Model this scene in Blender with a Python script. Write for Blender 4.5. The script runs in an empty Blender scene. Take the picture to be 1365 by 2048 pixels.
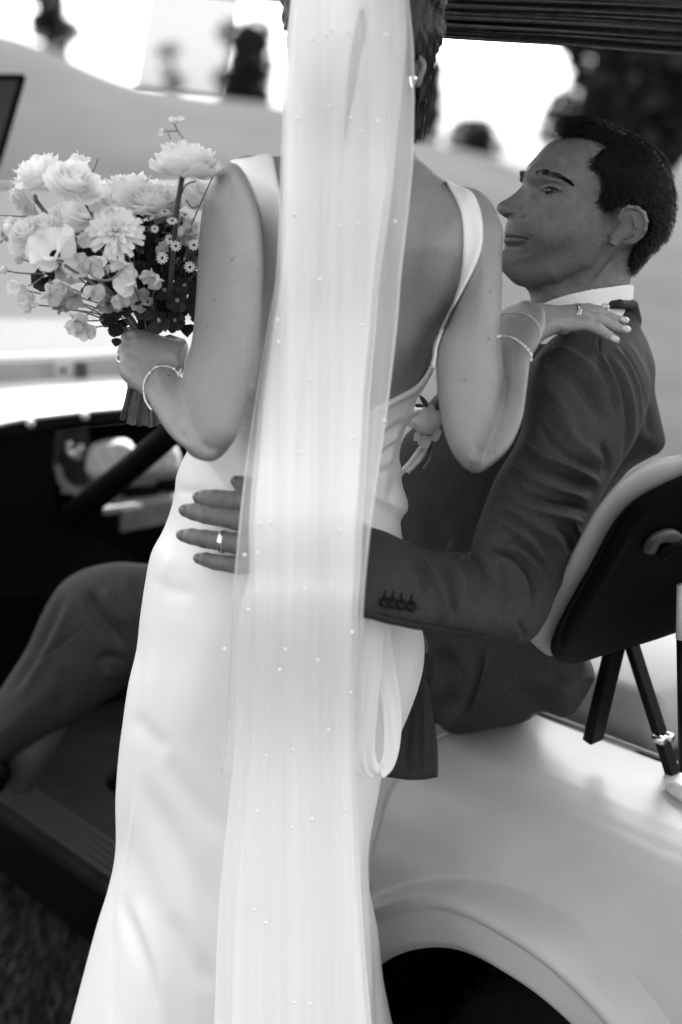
import bpy, math, random
import numpy as np
import openvdb
from mathutils import Vector

random.seed(7)
RNG = np.random.default_rng(7)
sc = bpy.context.scene
COL = sc.collection

# ------------------------------------------------------------------ camera, sky, sun, exposure
H_CAM = 1.53
PITCH = math.radians(13.3)
FPX = 2844.0
CT, ST = math.cos(PITCH), math.sin(PITCH)

cam_d = bpy.data.cameras.new('camera')
cam_d.sensor_fit = 'VERTICAL'
cam_d.sensor_height = 36.0
cam_d.lens = 36.0 * FPX / 2048.0
cam_d.clip_start = 0.05
cam_d.clip_end = 2000
cam_d.dof.use_dof = True
cam_d.dof.focus_distance = 1.71
cam_d.dof.aperture_fstop = 2.2
cam = bpy.data.objects.new('camera', cam_d)
cam.location = (0, 0, H_CAM)
cam.rotation_euler = (math.pi / 2 - PITCH, 0, 0)
COL.objects.link(cam)
sc.camera = cam

SUN_EL = math.radians(54)
SUN_AZ = math.radians(14)          # to the right of straight ahead, behind the couple
world = bpy.data.worlds.new('World')
sc.world = world
world.use_nodes = True
wn = world.node_tree
wn.nodes.clear()
sky = wn.nodes.new('ShaderNodeTexSky')
sky.sky_type = 'NISHITA'
sky.sun_disc = False
sky.sun_elevation = SUN_EL
sky.sun_rotation = SUN_AZ
sky.air_density = 1.2
sky.dust_density = 4.0
bw = wn.nodes.new('ShaderNodeRGBToBW')
bg = wn.nodes.new('ShaderNodeBackground')
bg.inputs[1].default_value = 0.15
wo = wn.nodes.new('ShaderNodeOutputWorld')
wn.links.new(sky.outputs[0], bw.inputs[0])
wn.links.new(bw.outputs[0], bg.inputs[0])
wn.links.new(bg.outputs[0], wo.inputs[0])

sun_d = bpy.data.lights.new('sun', 'SUN')
sun_d.energy = 3.6
sun_d.angle = math.radians(0.6)
sun_d.color = (1, 1, 1)
sun = bpy.data.objects.new('sun', sun_d)
sdir = Vector((math.sin(SUN_AZ) * math.cos(SUN_EL), math.cos(SUN_AZ) * math.cos(SUN_EL), math.sin(SUN_EL)))
sun.rotation_euler = sdir.to_track_quat('Z', 'Y').to_euler()
COL.objects.link(sun)

sc.view_settings.view_transform = 'Standard'
sc.view_settings.look = 'None'
sc.view_settings.gamma = 1.0
sc.view_settings.use_curve_mapping = False
sc.view_settings.exposure = 2.3
sc.cycles.max_bounces = 7
sc.cycles.use_adaptive_sampling = False
sc.cycles.sample_clamp_indirect = 4
sc.cycles.transparent_max_bounces = 24
sc.cycles.use_denoising = True

# ------------------------------------------------------------------ the view's geometry
CAMP = np.array([0, 0, H_CAM])

def P(px, py, Y):
    """World point seen at photo pixel (px, py) at ground distance Y."""
    u = (np.asarray(px, float) - 682.5) / FPX
    v = (np.asarray(py, float) - 1024) / FPX
    t = np.asarray(Y, float) / (CT - v * ST)
    return np.stack([t * u, t * (CT - v * ST), H_CAM + t * (-ST - v * CT)], -1)

def proj(V):
    d = np.asarray(V, float) - CAMP
    t = d[..., 1] * CT - d[..., 2] * ST
    up = d[..., 1] * ST + d[..., 2] * CT
    return 682.5 + FPX * d[..., 0] / t, 1024 - FPX * up / t, t

def catmull(pts, closed=False, n=6):
    p = np.asarray(pts, float)
    if closed:
        q = np.vstack([p[-1], p, p[0], p[1]]); m = len(p)
    else:
        q = np.vstack([2 * p[0] - p[1], p, 2 * p[-1] - p[-2]]); m = len(p) - 1
    out = []
    for i in range(m):
        a, b, c, d = q[i], q[i + 1], q[i + 2], q[i + 3]
        for k in range(n):
            s = k / n
            out.append(.5 * (2 * b + (c - a) * s + (2 * a - 5 * b + 4 * c - d) * s * s + (3 * b - a - 3 * c + d) * s ** 3))
    if not closed:
        out.append(p[-1])
    return np.array(out)

def poly_dist(poly, X, Yy):
    """signed distance (inside positive) of points to a closed polygon."""
    x = X.ravel().astype(np.float32); y = Yy.ravel().astype(np.float32)
    d2 = np.full(x.shape, 1e12, np.float32); ins = np.zeros(x.shape, bool)
    n = len(poly)
    for i in range(n):
        x0, y0 = poly[i]; x1, y1 = poly[(i + 1) % n]
        ex, ey = x1 - x0, y1 - y0
        L = ex * ex + ey * ey + 1e-9
        s = np.clip(((x - x0) * ex + (y - y0) * ey) / L, 0, 1)
        dd = (x - x0 - s * ex) ** 2 + (y - y0 - s * ey) ** 2
        np.minimum(d2, dd, out=d2)
        if y0 != y1:
            c = ((y0 > y) != (y1 > y)) & (x < ex * (y - y0) / (y1 - y0) + x0)
            ins ^= c
    d = np.sqrt(d2)
    return np.where(ins, d, -d).reshape(X.shape)

def seg_dist(line, X, Yy):
    x = X.astype(np.float32); y = Yy.astype(np.float32)
    best = np.full(x.shape, 1e12, np.float32); ss = np.zeros(x.shape, np.float32); sg = np.zeros(x.shape, np.float32)
    n = len(line) - 1
    for i in range(n):
        x0, y0 = line[i]; x1, y1 = line[i + 1]
        ex, ey = x1 - x0, y1 - y0
        L = ex * ex + ey * ey + 1e-9
        s = np.clip(((x - x0) * ex + (y - y0) * ey) / L, 0, 1)
        rx, ry = x - x0 - s * ex, y - y0 - s * ey
        dd = rx * rx + ry * ry
        m = dd < best
        best[m] = dd[m]; ss[m] = (i + s[m]) / n; sg[m] = np.sign(ex * ry[m] - ey * rx[m])
    return np.sqrt(best), ss, sg

def ctrl(c, X, Yy):
    """smooth surface through control values: number, or list of (px, py, value)."""
    if np.isscalar(c):
        return np.full(X.shape, c, np.float32)
    if callable(c):
        return c(X, Yy).astype(np.float32)
    c = np.array(c, float)
    if len(c) == 2:
        d = c[1, :2] - c[0, :2]
        s = np.clip(((X - c[0, 0]) * d[0] + (Yy - c[0, 1]) * d[1]) / (d @ d), -.3, 1.3)
        return (c[0, 2] + s * (c[1, 2] - c[0, 2])).astype(np.float32)
    q = c[:, :2] / 500.0
    n = len(q)
    def U(r2):
        return np.where(r2 > 1e-12, r2 * np.log(np.maximum(r2, 1e-12)), 0)
    r2 = ((q[:, None] - q[None]) ** 2).sum(-1)
    A = np.zeros((n + 3, n + 3)); A[:n, :n] = U(r2) + np.eye(n) * .01
    A[:n, n] = 1; A[:n, n + 1:] = q; A[n, :n] = 1; A[n + 1:, :n] = q.T
    b = np.zeros(n + 3); b[:n] = c[:, 2]
    w = np.linalg.lstsq(A, b, rcond=None)[0]
    xs, ys = X / 500.0, Yy / 500.0
    out = w[n] + w[n + 1] * xs + w[n + 2] * ys
    for i in range(n):
        out = out + w[i] * U((xs - q[i, 0]) ** 2 + (ys - q[i, 1]) ** 2)
    mrg = .05 * (c[:, 2].max() > .5); lo, hi = c[:, 2].min() - mrg, c[:, 2].max() + mrg
    return np.clip(out, lo, hi).astype(np.float32)

def smin(a, b, k):
    if k <= 0:
        return np.minimum(a, b)
    h = np.clip(.5 + .5 * (b - a) / k, 0, 1)
    return b + (a - b) * h - k * h * (1 - h)

class Field:
    """implicit solid on a grid whose columns run along the lines of sight, so traced outlines keep their shape."""
    def __init__(s, x0, x1, y0, y1, t0, t1, step=3.0, dt=.003):
        s.xs = np.arange(x0, x1, step, dtype=np.float32); s.ys = np.arange(y0, y1, step, dtype=np.float32)
        s.ts = np.arange(t0, t1, dt, dtype=np.float32)
        s.x0, s.y0, s.t0, s.step, s.dt = x0, y0, t0, step, dt
        s.X, s.Y = np.meshgrid(s.xs, s.ys, indexing='ij')
        s.F = np.full((len(s.xs), len(s.ys), len(s.ts)), .04, np.float32)
    def tmap(s, Yc, X, Yy):
        return ctrl(Yc, X, Yy) / (CT - (Yy - 1024) / FPX * ST)
    def box(s, xa, xb, ya, yb, pad=25):
        i0 = max(0, int((xa - pad - s.x0) / s.step)); i1 = min(len(s.xs), int((xb + pad - s.x0) / s.step) + 2)
        j0 = max(0, int((ya - pad - s.y0) / s.step)); j1 = min(len(s.ys), int((yb + pad - s.y0) / s.step) + 2)
        return slice(i0, i1), slice(j0, j1)
    def poly_field(s, pts, R, T, Yc, spline=True):
        pl = catmull(pts, True, 5) if spline else np.array(pts, float)
        si, sj = s.box(pl[:, 0].min(), pl[:, 0].max(), pl[:, 1].min(), pl[:, 1].max())
        X, Yy = s.X[si, sj], s.Y[si, sj]
        t0 = s.tmap(Yc, X, Yy)
        e = poly_dist(pl, X, Yy) * t0 / FPX
        R = ctrl(R, X, Yy); T = ctrl(T, X, Yy)
        a = np.clip((R - e) / R, 0, 9)[:, :, None]
        z = (s.ts[None, None, :] - t0[:, :, None]) / T[:, :, None]
        return si, sj, (np.sqrt(a * a + z * z) - 1) * np.minimum(R, T)[:, :, None]
    def poly(s, pts, R, T, Yc, k=.012, spline=True):
        si, sj, f = s.poly_field(pts, R, T, Yc, spline)
        s.F[si, sj] = np.clip(smin(s.F[si, sj], f, k), -.05, .04)
    def chain_field(s, pts, kz=1.0):
        p = np.array(pts, float)
        m = p[:, 3].max() * 1.6
        si, sj = s.box(p[:, 0].min() - m, p[:, 0].max() + m, p[:, 1].min() - m, p[:, 1].max() + m)
        X, Yy = s.X[si, sj][:, :, None], s.Y[si, sj][:, :, None]
        t = p[:, 2] / (CT - (p[:, 1] - 1024) / FPX * ST)
        sca = t.mean() / FPX
        T = s.ts[None, None, :] / kz
        tt = t / kz
        best = None
        for i in range(len(p) - 1):
            ax, ay, az, ar = p[i, 0] * sca, p[i, 1] * sca, tt[i], p[i, 3] * sca
            bx, by, bz, br = p[i + 1, 0] * sca, p[i + 1, 1] * sca, tt[i + 1], p[i + 1, 3] * sca
            ex, ey, ez = bx - ax, by - ay, bz - az
            L = ex * ex + ey * ey + ez * ez + 1e-12
            gx, gy, gz = X * sca - ax, Yy * sca - ay, T - az
            h = np.clip((gx * ex + gy * ey + gz * ez) / L, 0, 1)
            d = np.sqrt((gx - h * ex) ** 2 + (gy - h * ey) ** 2 + (gz - h * ez) ** 2) - (ar + h * (br - ar))
            best = d if best is None else smin(best, d, .002)
        return si, sj, best.astype(np.float32)
    def chain(s, pts, kz=1.0, k=.006):
        si, sj, f = s.chain_field(pts, kz)
        s.F[si, sj] = np.clip(smin(s.F[si, sj], f, k), -.05, .04)
    def cut_chain(s, pts, kz=1.0, k=.003):
        si, sj, f = s.chain_field(pts, kz)
        s.F[si, sj] = np.clip(-smin(-s.F[si, sj], f, k), -.05, .04)
    def front(s, px, py, off=0.0):
        '''ground distance of the surface first met along the sight line through (px, py)'''
        i = int(round((px - s.x0) / s.step)); j = int(round((py - s.y0) / s.step))
        best = None
        for r in range(0, 5):
            for di in range(-r, r + 1):
                for dj in range(-r, r + 1):
                    a, b = i + di, j + dj
                    if 0 <= a < s.F.shape[0] and 0 <= b < s.F.shape[1]:
                        col = s.F[a, b]; w = np.nonzero(col < 0)[0]
                        if len(w):
                            k = w[0]; f0, f1 = (col[k - 1], col[k]) if k else (0, -1)
                            t = s.t0 + s.dt * (k - 1 + f0 / (f0 - f1 + 1e-9))
                            if best is None or t < best: best = t
            if best is not None: break
        if best is None: best = float(s.ts.mean())
        return best * (CT - (py - 1024) / FPX * ST) + off
    def mesh(s):
        F = s.F.copy()
        F[0], F[-1], F[:, 0], F[:, -1], F[:, :, 0], F[:, :, -1] = .04, .04, .04, .04, .04, .04
        g = openvdb.FloatGrid(.04)
        g.copyFromArray(np.ascontiguousarray(F))
        pts, quads = g.convertToQuads(0.0)
        pts = np.array(pts, float); quads = np.array(quads, np.int64)
        px = s.x0 + pts[:, 0] * s.step; py = s.y0 + pts[:, 1] * s.step; t = s.t0 + pts[:, 2] * s.dt
        V = unproj(px, py, t)
        return V, quads

def unproj(px, py, t):
    u = (px - 682.5) / FPX; v = (py - 1024) / FPX
    return np.stack([t * u, t * (CT - v * ST), H_CAM + t * (-ST - v * CT)], -1)

def vnormals(V, Q):
    a = V[Q[:, 2]] - V[Q[:, 0]]; b = V[Q[:, 3]] - V[Q[:, 1]]
    n = np.cross(a, b)
    N = np.zeros_like(V)
    for k in range(4):
        np.add.at(N, Q[:, k], n)
    return N / (np.linalg.norm(N, axis=1, keepdims=True) + 1e-12)

def orient(V, Q):
    """faces outward (checked by signed volume)"""
    c = V.mean(0)
    a = V[Q[:, 2]] - V[Q[:, 0]]; b = V[Q[:, 3]] - V[Q[:, 1]]
    vol = (np.cross(a, b) * (V[Q[:, 0]] - c)).sum()
    return Q if vol > 0 else Q[:, ::-1].copy()

def relax(V, Q, n=2, lam=.5):
    N = len(V)
    e = np.vstack([Q[:, [0, 1]], Q[:, [1, 2]], Q[:, [2, 3]], Q[:, [3, 0]]])
    cnt = np.bincount(np.concatenate([e[:, 0], e[:, 1]]), minlength=N)[:, None] + 1e-9
    for _ in range(n):
        S = np.zeros_like(V)
        for k in range(3):
            S[:, k] = np.bincount(e[:, 0], V[e[:, 1], k], N) + np.bincount(e[:, 1], V[e[:, 0], k], N)
        V = V + lam * (S / cnt - V)
    return V

def facing(V, N):
    d = CAMP - V
    d /= np.linalg.norm(d, axis=1, keepdims=True)
    return (d * N).sum(1)

def folds(V, Q, lines, front=True, yr=None):
    """press folds into a cloth or skin surface: lines = (points, half width px, height mm[, soft])"""
    N = vnormals(V, Q)
    px, py, t = proj(V)
    w = np.clip(facing(V, N) * 2.5, 0, 1) if front else np.ones(len(V))
    if yr is not None:
        w = w * ((V[:, 1] > yr[0]) & (V[:, 1] < yr[1]))
    D = np.zeros(len(V))
    for ln in lines:
        pts, sig, hgt = ln[0], ln[1], ln[2]
        p = catmull(pts, False, 4) if len(pts) > 2 else np.array(pts, float)
        m = (px > p[:, 0].min() - 4 * sig) & (px < p[:, 0].max() + 4 * sig) & (py > p[:, 1].min() - 4 * sig) & (py < p[:, 1].max() + 4 * sig) & (w > 0)
        if not m.any():
            continue
        d, s, sg = seg_dist(p, px[m], py[m])
        taper = np.clip(np.minimum(s, 1 - s) * 3.2 + .04, 0, 1); taper = taper * taper * (3 - 2 * taper)
        sharp = ln[3] if len(ln) > 3 else 2.0
        D[m] += hgt * .001 * np.exp(-(d / sig) ** sharp) * taper
    return V + N * (D * w)[:, None]

def dots(V, Q, spots):
    """round bumps or dents: (px, py, radius x px, radius y px, height mm)"""
    N = vnormals(V, Q); px, py, t = proj(V); w = np.clip(facing(V, N) * 3, 0, 1)
    D = np.zeros(len(V))
    for (x, y, rx, ry, h) in spots:
        D += h * .001 * np.exp(-((px - x) / rx) ** 2 - ((py - y) / ry) ** 2)
    return V + N * (D * w)[:, None]

# ------------------------------------------------------------------ objects
def tag(o, label=None, cat=None, group=None, kind=None):
    if label: o['label'] = label
    if cat: o['category'] = cat
    if group: o['group'] = group
    if kind: o['kind'] = kind
    return o

def root(name, loc, label=None, cat=None, group=None):
    o = bpy.data.objects.new(name, None)
    o.location = loc
    o.empty_display_size = .05
    COL.objects.link(o)
    return tag(o, label, cat, group)

def worldloc(o):
    v = np.zeros(3)
    while o is not None:
        v += np.array(o.location); o = o.parent
    return v

def mk(name, V, Fc, mat, parent=None, smooth=True):
    V = np.asarray(V, float)
    if parent is not None:
        V = V - worldloc(parent)
    me = bpy.data.meshes.new(name)
    if isinstance(Fc, np.ndarray):
        n, k = Fc.shape
        me.vertices.add(len(V)); me.vertices.foreach_set('co', V.astype(np.float32).ravel())
        me.loops.add(n * k); me.loops.foreach_set('vertex_index', Fc.astype(np.int32).ravel())
        me.polygons.add(n); me.polygons.foreach_set('loop_start', np.arange(0, n * k, k, dtype=np.int32))
        me.update(calc_edges=True)
        me.validate()
    else:
        me.from_pydata([tuple(v) for v in V], [], [tuple(int(i) for i in f) for f in Fc])
        me.update()
    me.polygons.foreach_set('use_smooth', np.full(len(me.polygons), smooth))
    if mat is not None:
        me.materials.append(mat)
    o = bpy.data.objects.new(name, me)
    COL.objects.link(o)
    if parent is not None:
        o.parent = parent
    return o

class MB:
    """collects shapes into one mesh"""
    def __init__(s): s.V = []; s.F = []; s.n = 0
    def add(s, V, F):
        V = np.asarray(V, float)
        s.V.append(V); s.F += [tuple(int(i) + s.n for i in f) for f in F]; s.n += len(V)
        return s
    def build(s, name, mat, parent=None, smooth=True, bevel=0):
        o = mk(name, np.vstack(s.V), s.F, mat, parent, smooth)
        if bevel:
            m = o.modifiers.new('bevel', 'BEVEL'); m.width = bevel; m.segments = 2; m.limit_method = 'ANGLE'; m.angle_limit = .6
        return o

def prism(poly, off):
    """closed polygon (n,3) extruded by vector off"""
    p = np.asarray(poly, float); n = len(p)
    V = np.vstack([p, p + np.asarray(off)])
    F = [tuple(range(n - 1, -1, -1)), tuple(range(n, 2 * n))] + [(i, (i + 1) % n, n + (i + 1) % n, n + i) for i in range(n)]
    return V, F

def tube(pts, r, seg=6, cap=True, flat=1.0):
    p = np.asarray(pts, float); n = len(p)
    r = np.broadcast_to(np.asarray(r, float), (n,))
    tn = np.gradient(p, axis=0); tn /= np.linalg.norm(tn, axis=1, keepdims=True) + 1e-12
    ref = np.array([0.13, 0.2, 1.0]) if abs(tn[0] @ np.array([0, 0, 1.])) < .9 else np.array([1., .1, 0])
    V = []
    a = ref
    for i in range(n):
        a = a - (a @ tn[i]) * tn[i]; a /= np.linalg.norm(a) + 1e-12
        b = np.cross(tn[i], a)
        for k in range(seg):
            th = 2 * math.pi * k / seg
            V.append(p[i] + r[i] * (math.cos(th) * a + flat * math.sin(th) * b))
    F = []
    for i in range(n - 1):
        for k in range(seg):
            F.append((i * seg + k, i * seg + (k + 1) % seg, (i + 1) * seg + (k + 1) % seg, (i + 1) * seg + k))
    if cap:
        F.append(tuple(range(seg - 1, -1, -1))); F.append(tuple(range((n - 1) * seg, n * seg)))
    return np.array(V), F

def ball(c, r, seg=10, rings=7, squash=(1, 1, 1)):
    V = [(0, 0, 1)]
    for i in range(1, rings):
        a = math.pi * i / rings
        for k in range(seg):
            V.append((math.sin(a) * math.cos(2 * math.pi * k / seg), math.sin(a) * math.sin(2 * math.pi * k / seg), math.cos(a)))
    V.append((0, 0, -1))
    F = [(0, 1 + k, 1 + (k + 1) % seg) for k in range(seg)]
    for i in range(rings - 2):
        for k in range(seg):
            F.append((1 + i * seg + k, 1 + (i + 1) * seg + k, 1 + (i + 1) * seg + (k + 1) % seg, 1 + i * seg + (k + 1) % seg))
    L = len(V) - 1
    F += [(L, 1 + (rings - 2) * seg + (k + 1) % seg, 1 + (rings - 2) * seg + k) for k in range(seg)]
    return np.array(V) * r * np.array(squash) + np.asarray(c, float), F

def boxm(c, sx, sy, sz, ax=None):
    """box with centre c, half sizes, axes matrix rows"""
    A = np.eye(3) if ax is None else np.asarray(ax)
    V = np.array([(x, y, z) for x in (-sx, sx) for y in (-sy, sy) for z in (-sz, sz)]) @ A + np.asarray(c)
    F = [(0, 1, 3, 2), (4, 6, 7, 5), (0, 4, 5, 1), (2, 3, 7, 6), (0, 2, 6, 4), (1, 5, 7, 3)]
    return V, F

# ------------------------------------------------------------------ materials
def mat(name, g, rough=.6, spec=.5, metal=0, var=0, vscale=20, bump=0, bscale=200, stretch=(1, 1, 1), sheen=0, coat=0, sss=0, moles=0, detail=4, voro=None):
    m = bpy.data.materials.new(name)
    m.use_nodes = True
    nt = m.node_tree; b = nt.nodes['Principled BSDF']
    L = nt.links.new
    b.inputs['Base Color'].default_value = (g, g, g, 1)
    b.inputs['Roughness'].default_value = rough
    b.inputs['Metallic'].default_value = metal
    b.inputs['Specular IOR Level'].default_value = spec
    b.inputs['Sheen Weight'].default_value = sheen
    b.inputs['Coat Weight'].default_value = coat
    if sss:
        b.inputs['Subsurface Weight'].default_value = sss
        b.inputs['Subsurface Radius'].default_value = (1, 1, 1)
        b.inputs['Subsurface Scale'].default_value = .006
    tc = nt.nodes.new('ShaderNodeTexCoord')
    mp = nt.nodes.new('ShaderNodeMapping'); mp.inputs['Scale'].default_value = stretch
    L(tc.outputs['Object'], mp.inputs[0])
    col = None
    if var:
        n = nt.nodes.new('ShaderNodeTexNoise'); n.inputs['Scale'].default_value = vscale; n.inputs['Detail'].default_value = detail
        L(mp.outputs[0], n.inputs[0])
        r = nt.nodes.new('ShaderNodeMapRange')
        r.inputs['From Min'].default_value = .3; r.inputs['From Max'].default_value = .7
        r.inputs['To Min'].default_value = g * (1 - var); r.inputs['To Max'].default_value = min(1, g * (1 + var))
        L(n.outputs[0], r.inputs[0]); col = r.outputs[0]
    if moles:
        vo = nt.nodes.new('ShaderNodeTexVoronoi'); vo.inputs['Scale'].default_value = 34; L(tc.outputs['Object'], vo.inputs[0])
        r1 = nt.nodes.new('ShaderNodeMapRange'); r1.inputs['From Min'].default_value = .035; r1.inputs['From Max'].default_value = .10
        r1.inputs['To Min'].default_value = 1 - moles; r1.inputs['To Max'].default_value = 1; L(vo.outputs['Distance'], r1.inputs[0])
        vs = nt.nodes.new('ShaderNodeSeparateColor'); L(vo.outputs['Color'], vs.inputs[0])
        th = nt.nodes.new('ShaderNodeMath'); th.operation = 'GREATER_THAN'; th.inputs[1].default_value = .45; L(vs.outputs[0], th.inputs[0])
        mx = nt.nodes.new('ShaderNodeMath'); mx.operation = 'MAXIMUM'; L(r1.outputs[0], mx.inputs[0]); L(th.outputs[0], mx.inputs[1])
        v2 = nt.nodes.new('ShaderNodeTexVoronoi'); v2.inputs['Scale'].default_value = 130; L(tc.outputs['Object'], v2.inputs[0])
        r2 = nt.nodes.new('ShaderNodeMapRange'); r2.inputs['From Min'].default_value = .1; r2.inputs['From Max'].default_value = .3
        r2.inputs['To Min'].default_value = 1 - moles * .22; r2.inputs['To Max'].default_value = 1; L(v2.outputs['Distance'], r2.inputs[0])
        m1 = nt.nodes.new('ShaderNodeMath'); m1.operation = 'MULTIPLY'; L(mx.outputs[0], m1.inputs[0]); L(r2.outputs[0], m1.inputs[1])
        m2 = nt.nodes.new('ShaderNodeMath'); m2.operation = 'MULTIPLY'; L(m1.outputs[0], m2.inputs[0])
        if col is not None: L(col, m2.inputs[1])
        else: m2.inputs[1].default_value = g
        col = m2.outputs[0]
    if col is not None:
        cc = nt.nodes.new('ShaderNodeCombineColor')
        for i in range(3): L(col, cc.inputs[i])
        L(cc.outputs[0], b.inputs['Base Color'])
    if bump:
        n = nt.nodes.new('ShaderNodeTexNoise'); n.inputs['Scale'].default_value = bscale; n.inputs['Detail'].default_value = 3
        L(mp.outputs[0], n.inputs[0])
        bp = nt.nodes.new('ShaderNodeBump'); bp.inputs['Strength'].default_value = bump; bp.inputs['Distance'].default_value = .002
        L(n.outputs[0], bp.inputs['Height']); L(bp.outputs[0], b.inputs['Normal'])
    return m

def sheet_mat(name, g, opac, trans=.35, rough=.6, var=0, vscale=30, stretch=(1, 1, 1)):
    """thin woven or petal sheet that lets part of the light through"""
    m = bpy.data.materials.new(name); m.use_nodes = True
    nt = m.node_tree; nt.nodes.clear(); L = nt.links.new
    out = nt.nodes.new('ShaderNodeOutputMaterial')
    d = nt.nodes.new('ShaderNodeBsdfDiffuse'); d.inputs[0].default_value = (g, g, g, 1)
    tl = nt.nodes.new('ShaderNodeBsdfTranslucent'); tl.inputs[0].default_value = (g, g, g, 1)
    m1 = nt.nodes.new('ShaderNodeMixShader'); m1.inputs[0].default_value = trans
    L(d.outputs[0], m1.inputs[1]); L(tl.outputs[0], m1.inputs[2])
    if opac >= 1:
        L(m1.outputs[0], out.inputs[0])
    else:
        tp = nt.nodes.new('ShaderNodeBsdfTransparent')
        m2 = nt.nodes.new('ShaderNodeMixShader'); m2.inputs[0].default_value = opac
        L(tp.outputs[0], m2.inputs[1]); L(m1.outputs[0], m2.inputs[2]); L(m2.outputs[0], out.inputs[0])
        if var:
            tc = nt.nodes.new('ShaderNodeTexCoord'); mp = nt.nodes.new('ShaderNodeMapping'); mp.inputs['Scale'].default_value = stretch
            n = nt.nodes.new('ShaderNodeTexNoise'); n.inputs['Scale'].default_value = vscale; n.inputs['Detail'].default_value = 3
            r = nt.nodes.new('ShaderNodeMapRange'); r.inputs['From Min'].default_value = .3; r.inputs['From Max'].default_value = .7
            r.inputs['To Min'].default_value = opac - var; r.inputs['To Max'].default_value = min(1, opac + var)
            L(tc.outputs['Object'], mp.inputs[0]); L(mp.outputs[0], n.inputs[0]); L(n.outputs[0], r.inputs[0]); L(r.outputs[0], m2.inputs[0])
    return m

M = {}
M['skin'] = mat('bride_skin', .245, .48, .4, var=.09, vscale=14, bump=.35, bscale=600, sss=0, moles=.75)
M['skin_dark'] = mat('groom_skin', .148, .42, .5, var=.20, vscale=90, bump=.6, bscale=900, moles=.3)
M['stubble'] = mat('shaven_skin', .118, .5, .4, var=.45, vscale=900, bump=.5, bscale=900)
M['lip'] = mat('lip', .095, .5, .35)
M['hair'] = mat('groom_hair', .002, .6, .12)
M['hair_b'] = mat('bride_hair', .02, .42, .4)
M['dress'] = mat('satin_crepe', .82, .42, .4, bump=.05, bscale=500, sheen=.1)
M['suit'] = mat('suit_wool', .033, .74, .16, var=.25, vscale=420, bump=.35, bscale=600, sheen=0, stretch=(1, 1, .35))
M['trouser'] = mat('trouser_wool', .022, .65, .22, var=.3, vscale=420, bump=.5, bscale=600, stretch=(1, 1, .35))
M['strand'] = mat('hair_strand', .005, .4, .25)
M['shirt'] = mat('shirt_cotton', .8, .7, .2)
M['pearl'] = mat('pearl', .85, .2, .6, coat=.5)
M['metal'] = mat('silver', .75, .22, .5, metal=1)
M['gold'] = mat('gold_ring', .8, .15, .5, metal=1)
M['nail'] = mat('pale_nail', .5, .25, .5, coat=.4)
M['nail_d'] = mat('plain_nail', .14, .4, .5)
M['cart'] = mat('cart_paint', .39, .34, .36, var=.07, vscale=9, coat=0, bump=.04, bscale=60)
M['cart_white'] = mat('cart_white_plastic', .5, .4, .5, var=.03, vscale=12)
M['black'] = mat('black_plastic', .002, .5, .045, bump=.1, bscale=400)
M['black_matt'] = mat('black_matt', .002, .9, .02)
M['black_metal'] = mat('black_steel', .003, .4, .12)
M['vinyl'] = mat('white_vinyl', .33, .55, .4, bump=.15, bscale=300)
M['mat'] = mat('floor_rubber', .007, .8, .08, var=.5, vscale=12, bump=.3, bscale=90)
M['tyre'] = mat('tyre', .006, .85, .1, var=.4, vscale=60)
M['grass'] = mat('lawn', .0115, .9, .1, var=.45, vscale=.45, detail=8)
M['blade'] = mat('grass_blade', .045, .6, .2, var=.4, vscale=40)
M['leaf'] = mat('tree_leaf', .018, .6, .3, var=.4, vscale=3)
M['bark'] = mat('bark', .05, .9, .1, var=.4, vscale=10)
M['wood'] = mat('canopy_cloth', .09, .8, .1, var=.3, vscale=60)
M['petal'] = sheet_mat('petal_pale', .88, 1, .38)
M['petal2'] = sheet_mat('petal_blush', .78, 1, .35)
M['petal3'] = sheet_mat('petal_mid', .48, 1, .3)
M['petal_d'] = sheet_mat('petal_dusky', .05, 1, .25)
M['green'] = sheet_mat('leaf_green', .025, 1, .3)
M['stem'] = mat('flower_stem', .07, .6, .3, var=.3, vscale=80)
M['stem_l'] = mat('flower_stem_pale', .19, .6, .3, var=.2, vscale=80)
M['veil'] = sheet_mat('tulle', .97, .78, .30, var=.12, vscale=4, stretch=(13, 0, .12))
M['veil2'] = sheet_mat('tulle_edge', .95, .48, .32, var=.08, vscale=4, stretch=(13, 0, .12))
M['plastic'] = sheet_mat('hazy_plastic', .22, .55, .5)
M['glareglass'] = sheet_mat('glare_windshield', .30, .62, .5)  # milky diffuse tone stands in for sky reflected in the pane
M['cloth'] = mat('white_towel', .45, .9, .2, bump=.4, bscale=300)
M['eye'] = mat('eye_white', .09, .15, .6)
M['iris'] = mat('iris', .01, .1, .7)
# ================================================================== ground, hill, trees
def sstep(a, b, x):
    s = np.clip((x - a) / (b - a), 0, 1); return s * s * (3 - 2 * s)
EL = [(-900, 60), (-200, 66), (0, 76), (60, 88), (130, 112), (200, 145), (280, 176), (400, 196), (560, 216), (700, 246), (900, 300), (980, 318), (1050, 345), (1200, 350), (1365, 352), (2200, 352)]
ex = np.array([e[0] for e in EL], float); ey = np.array([e[1] for e in EL], float)
D0 = 46.0
def terrain(x, y):
    r = np.hypot(x, y) + 1e-6
    px = 682.5 + FPX * np.clip(x / np.maximum(y, 1e-3), -2, 2) / CT * .985
    py = np.interp(px, ex, ey)
    v = (py - 1024) / FPX
    slope = (-ST - v * CT) / (CT - v * ST)
    hgt = H_CAM + D0 * slope
    ramp = sstep(9, D0, y) * np.where(y > D0, np.maximum(0, 1 - (y - D0) / 900), 1)
    z = hgt * ramp
    z = z - .0006 * np.maximum(0, y - D0) ** 1.3
    z = z + .03 * np.sin(x * .9 + y * .4) * sstep(6, 14, y) + .05 * np.sin(x * .35 - y * .6) * sstep(8, 20, y)
    return z
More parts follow.
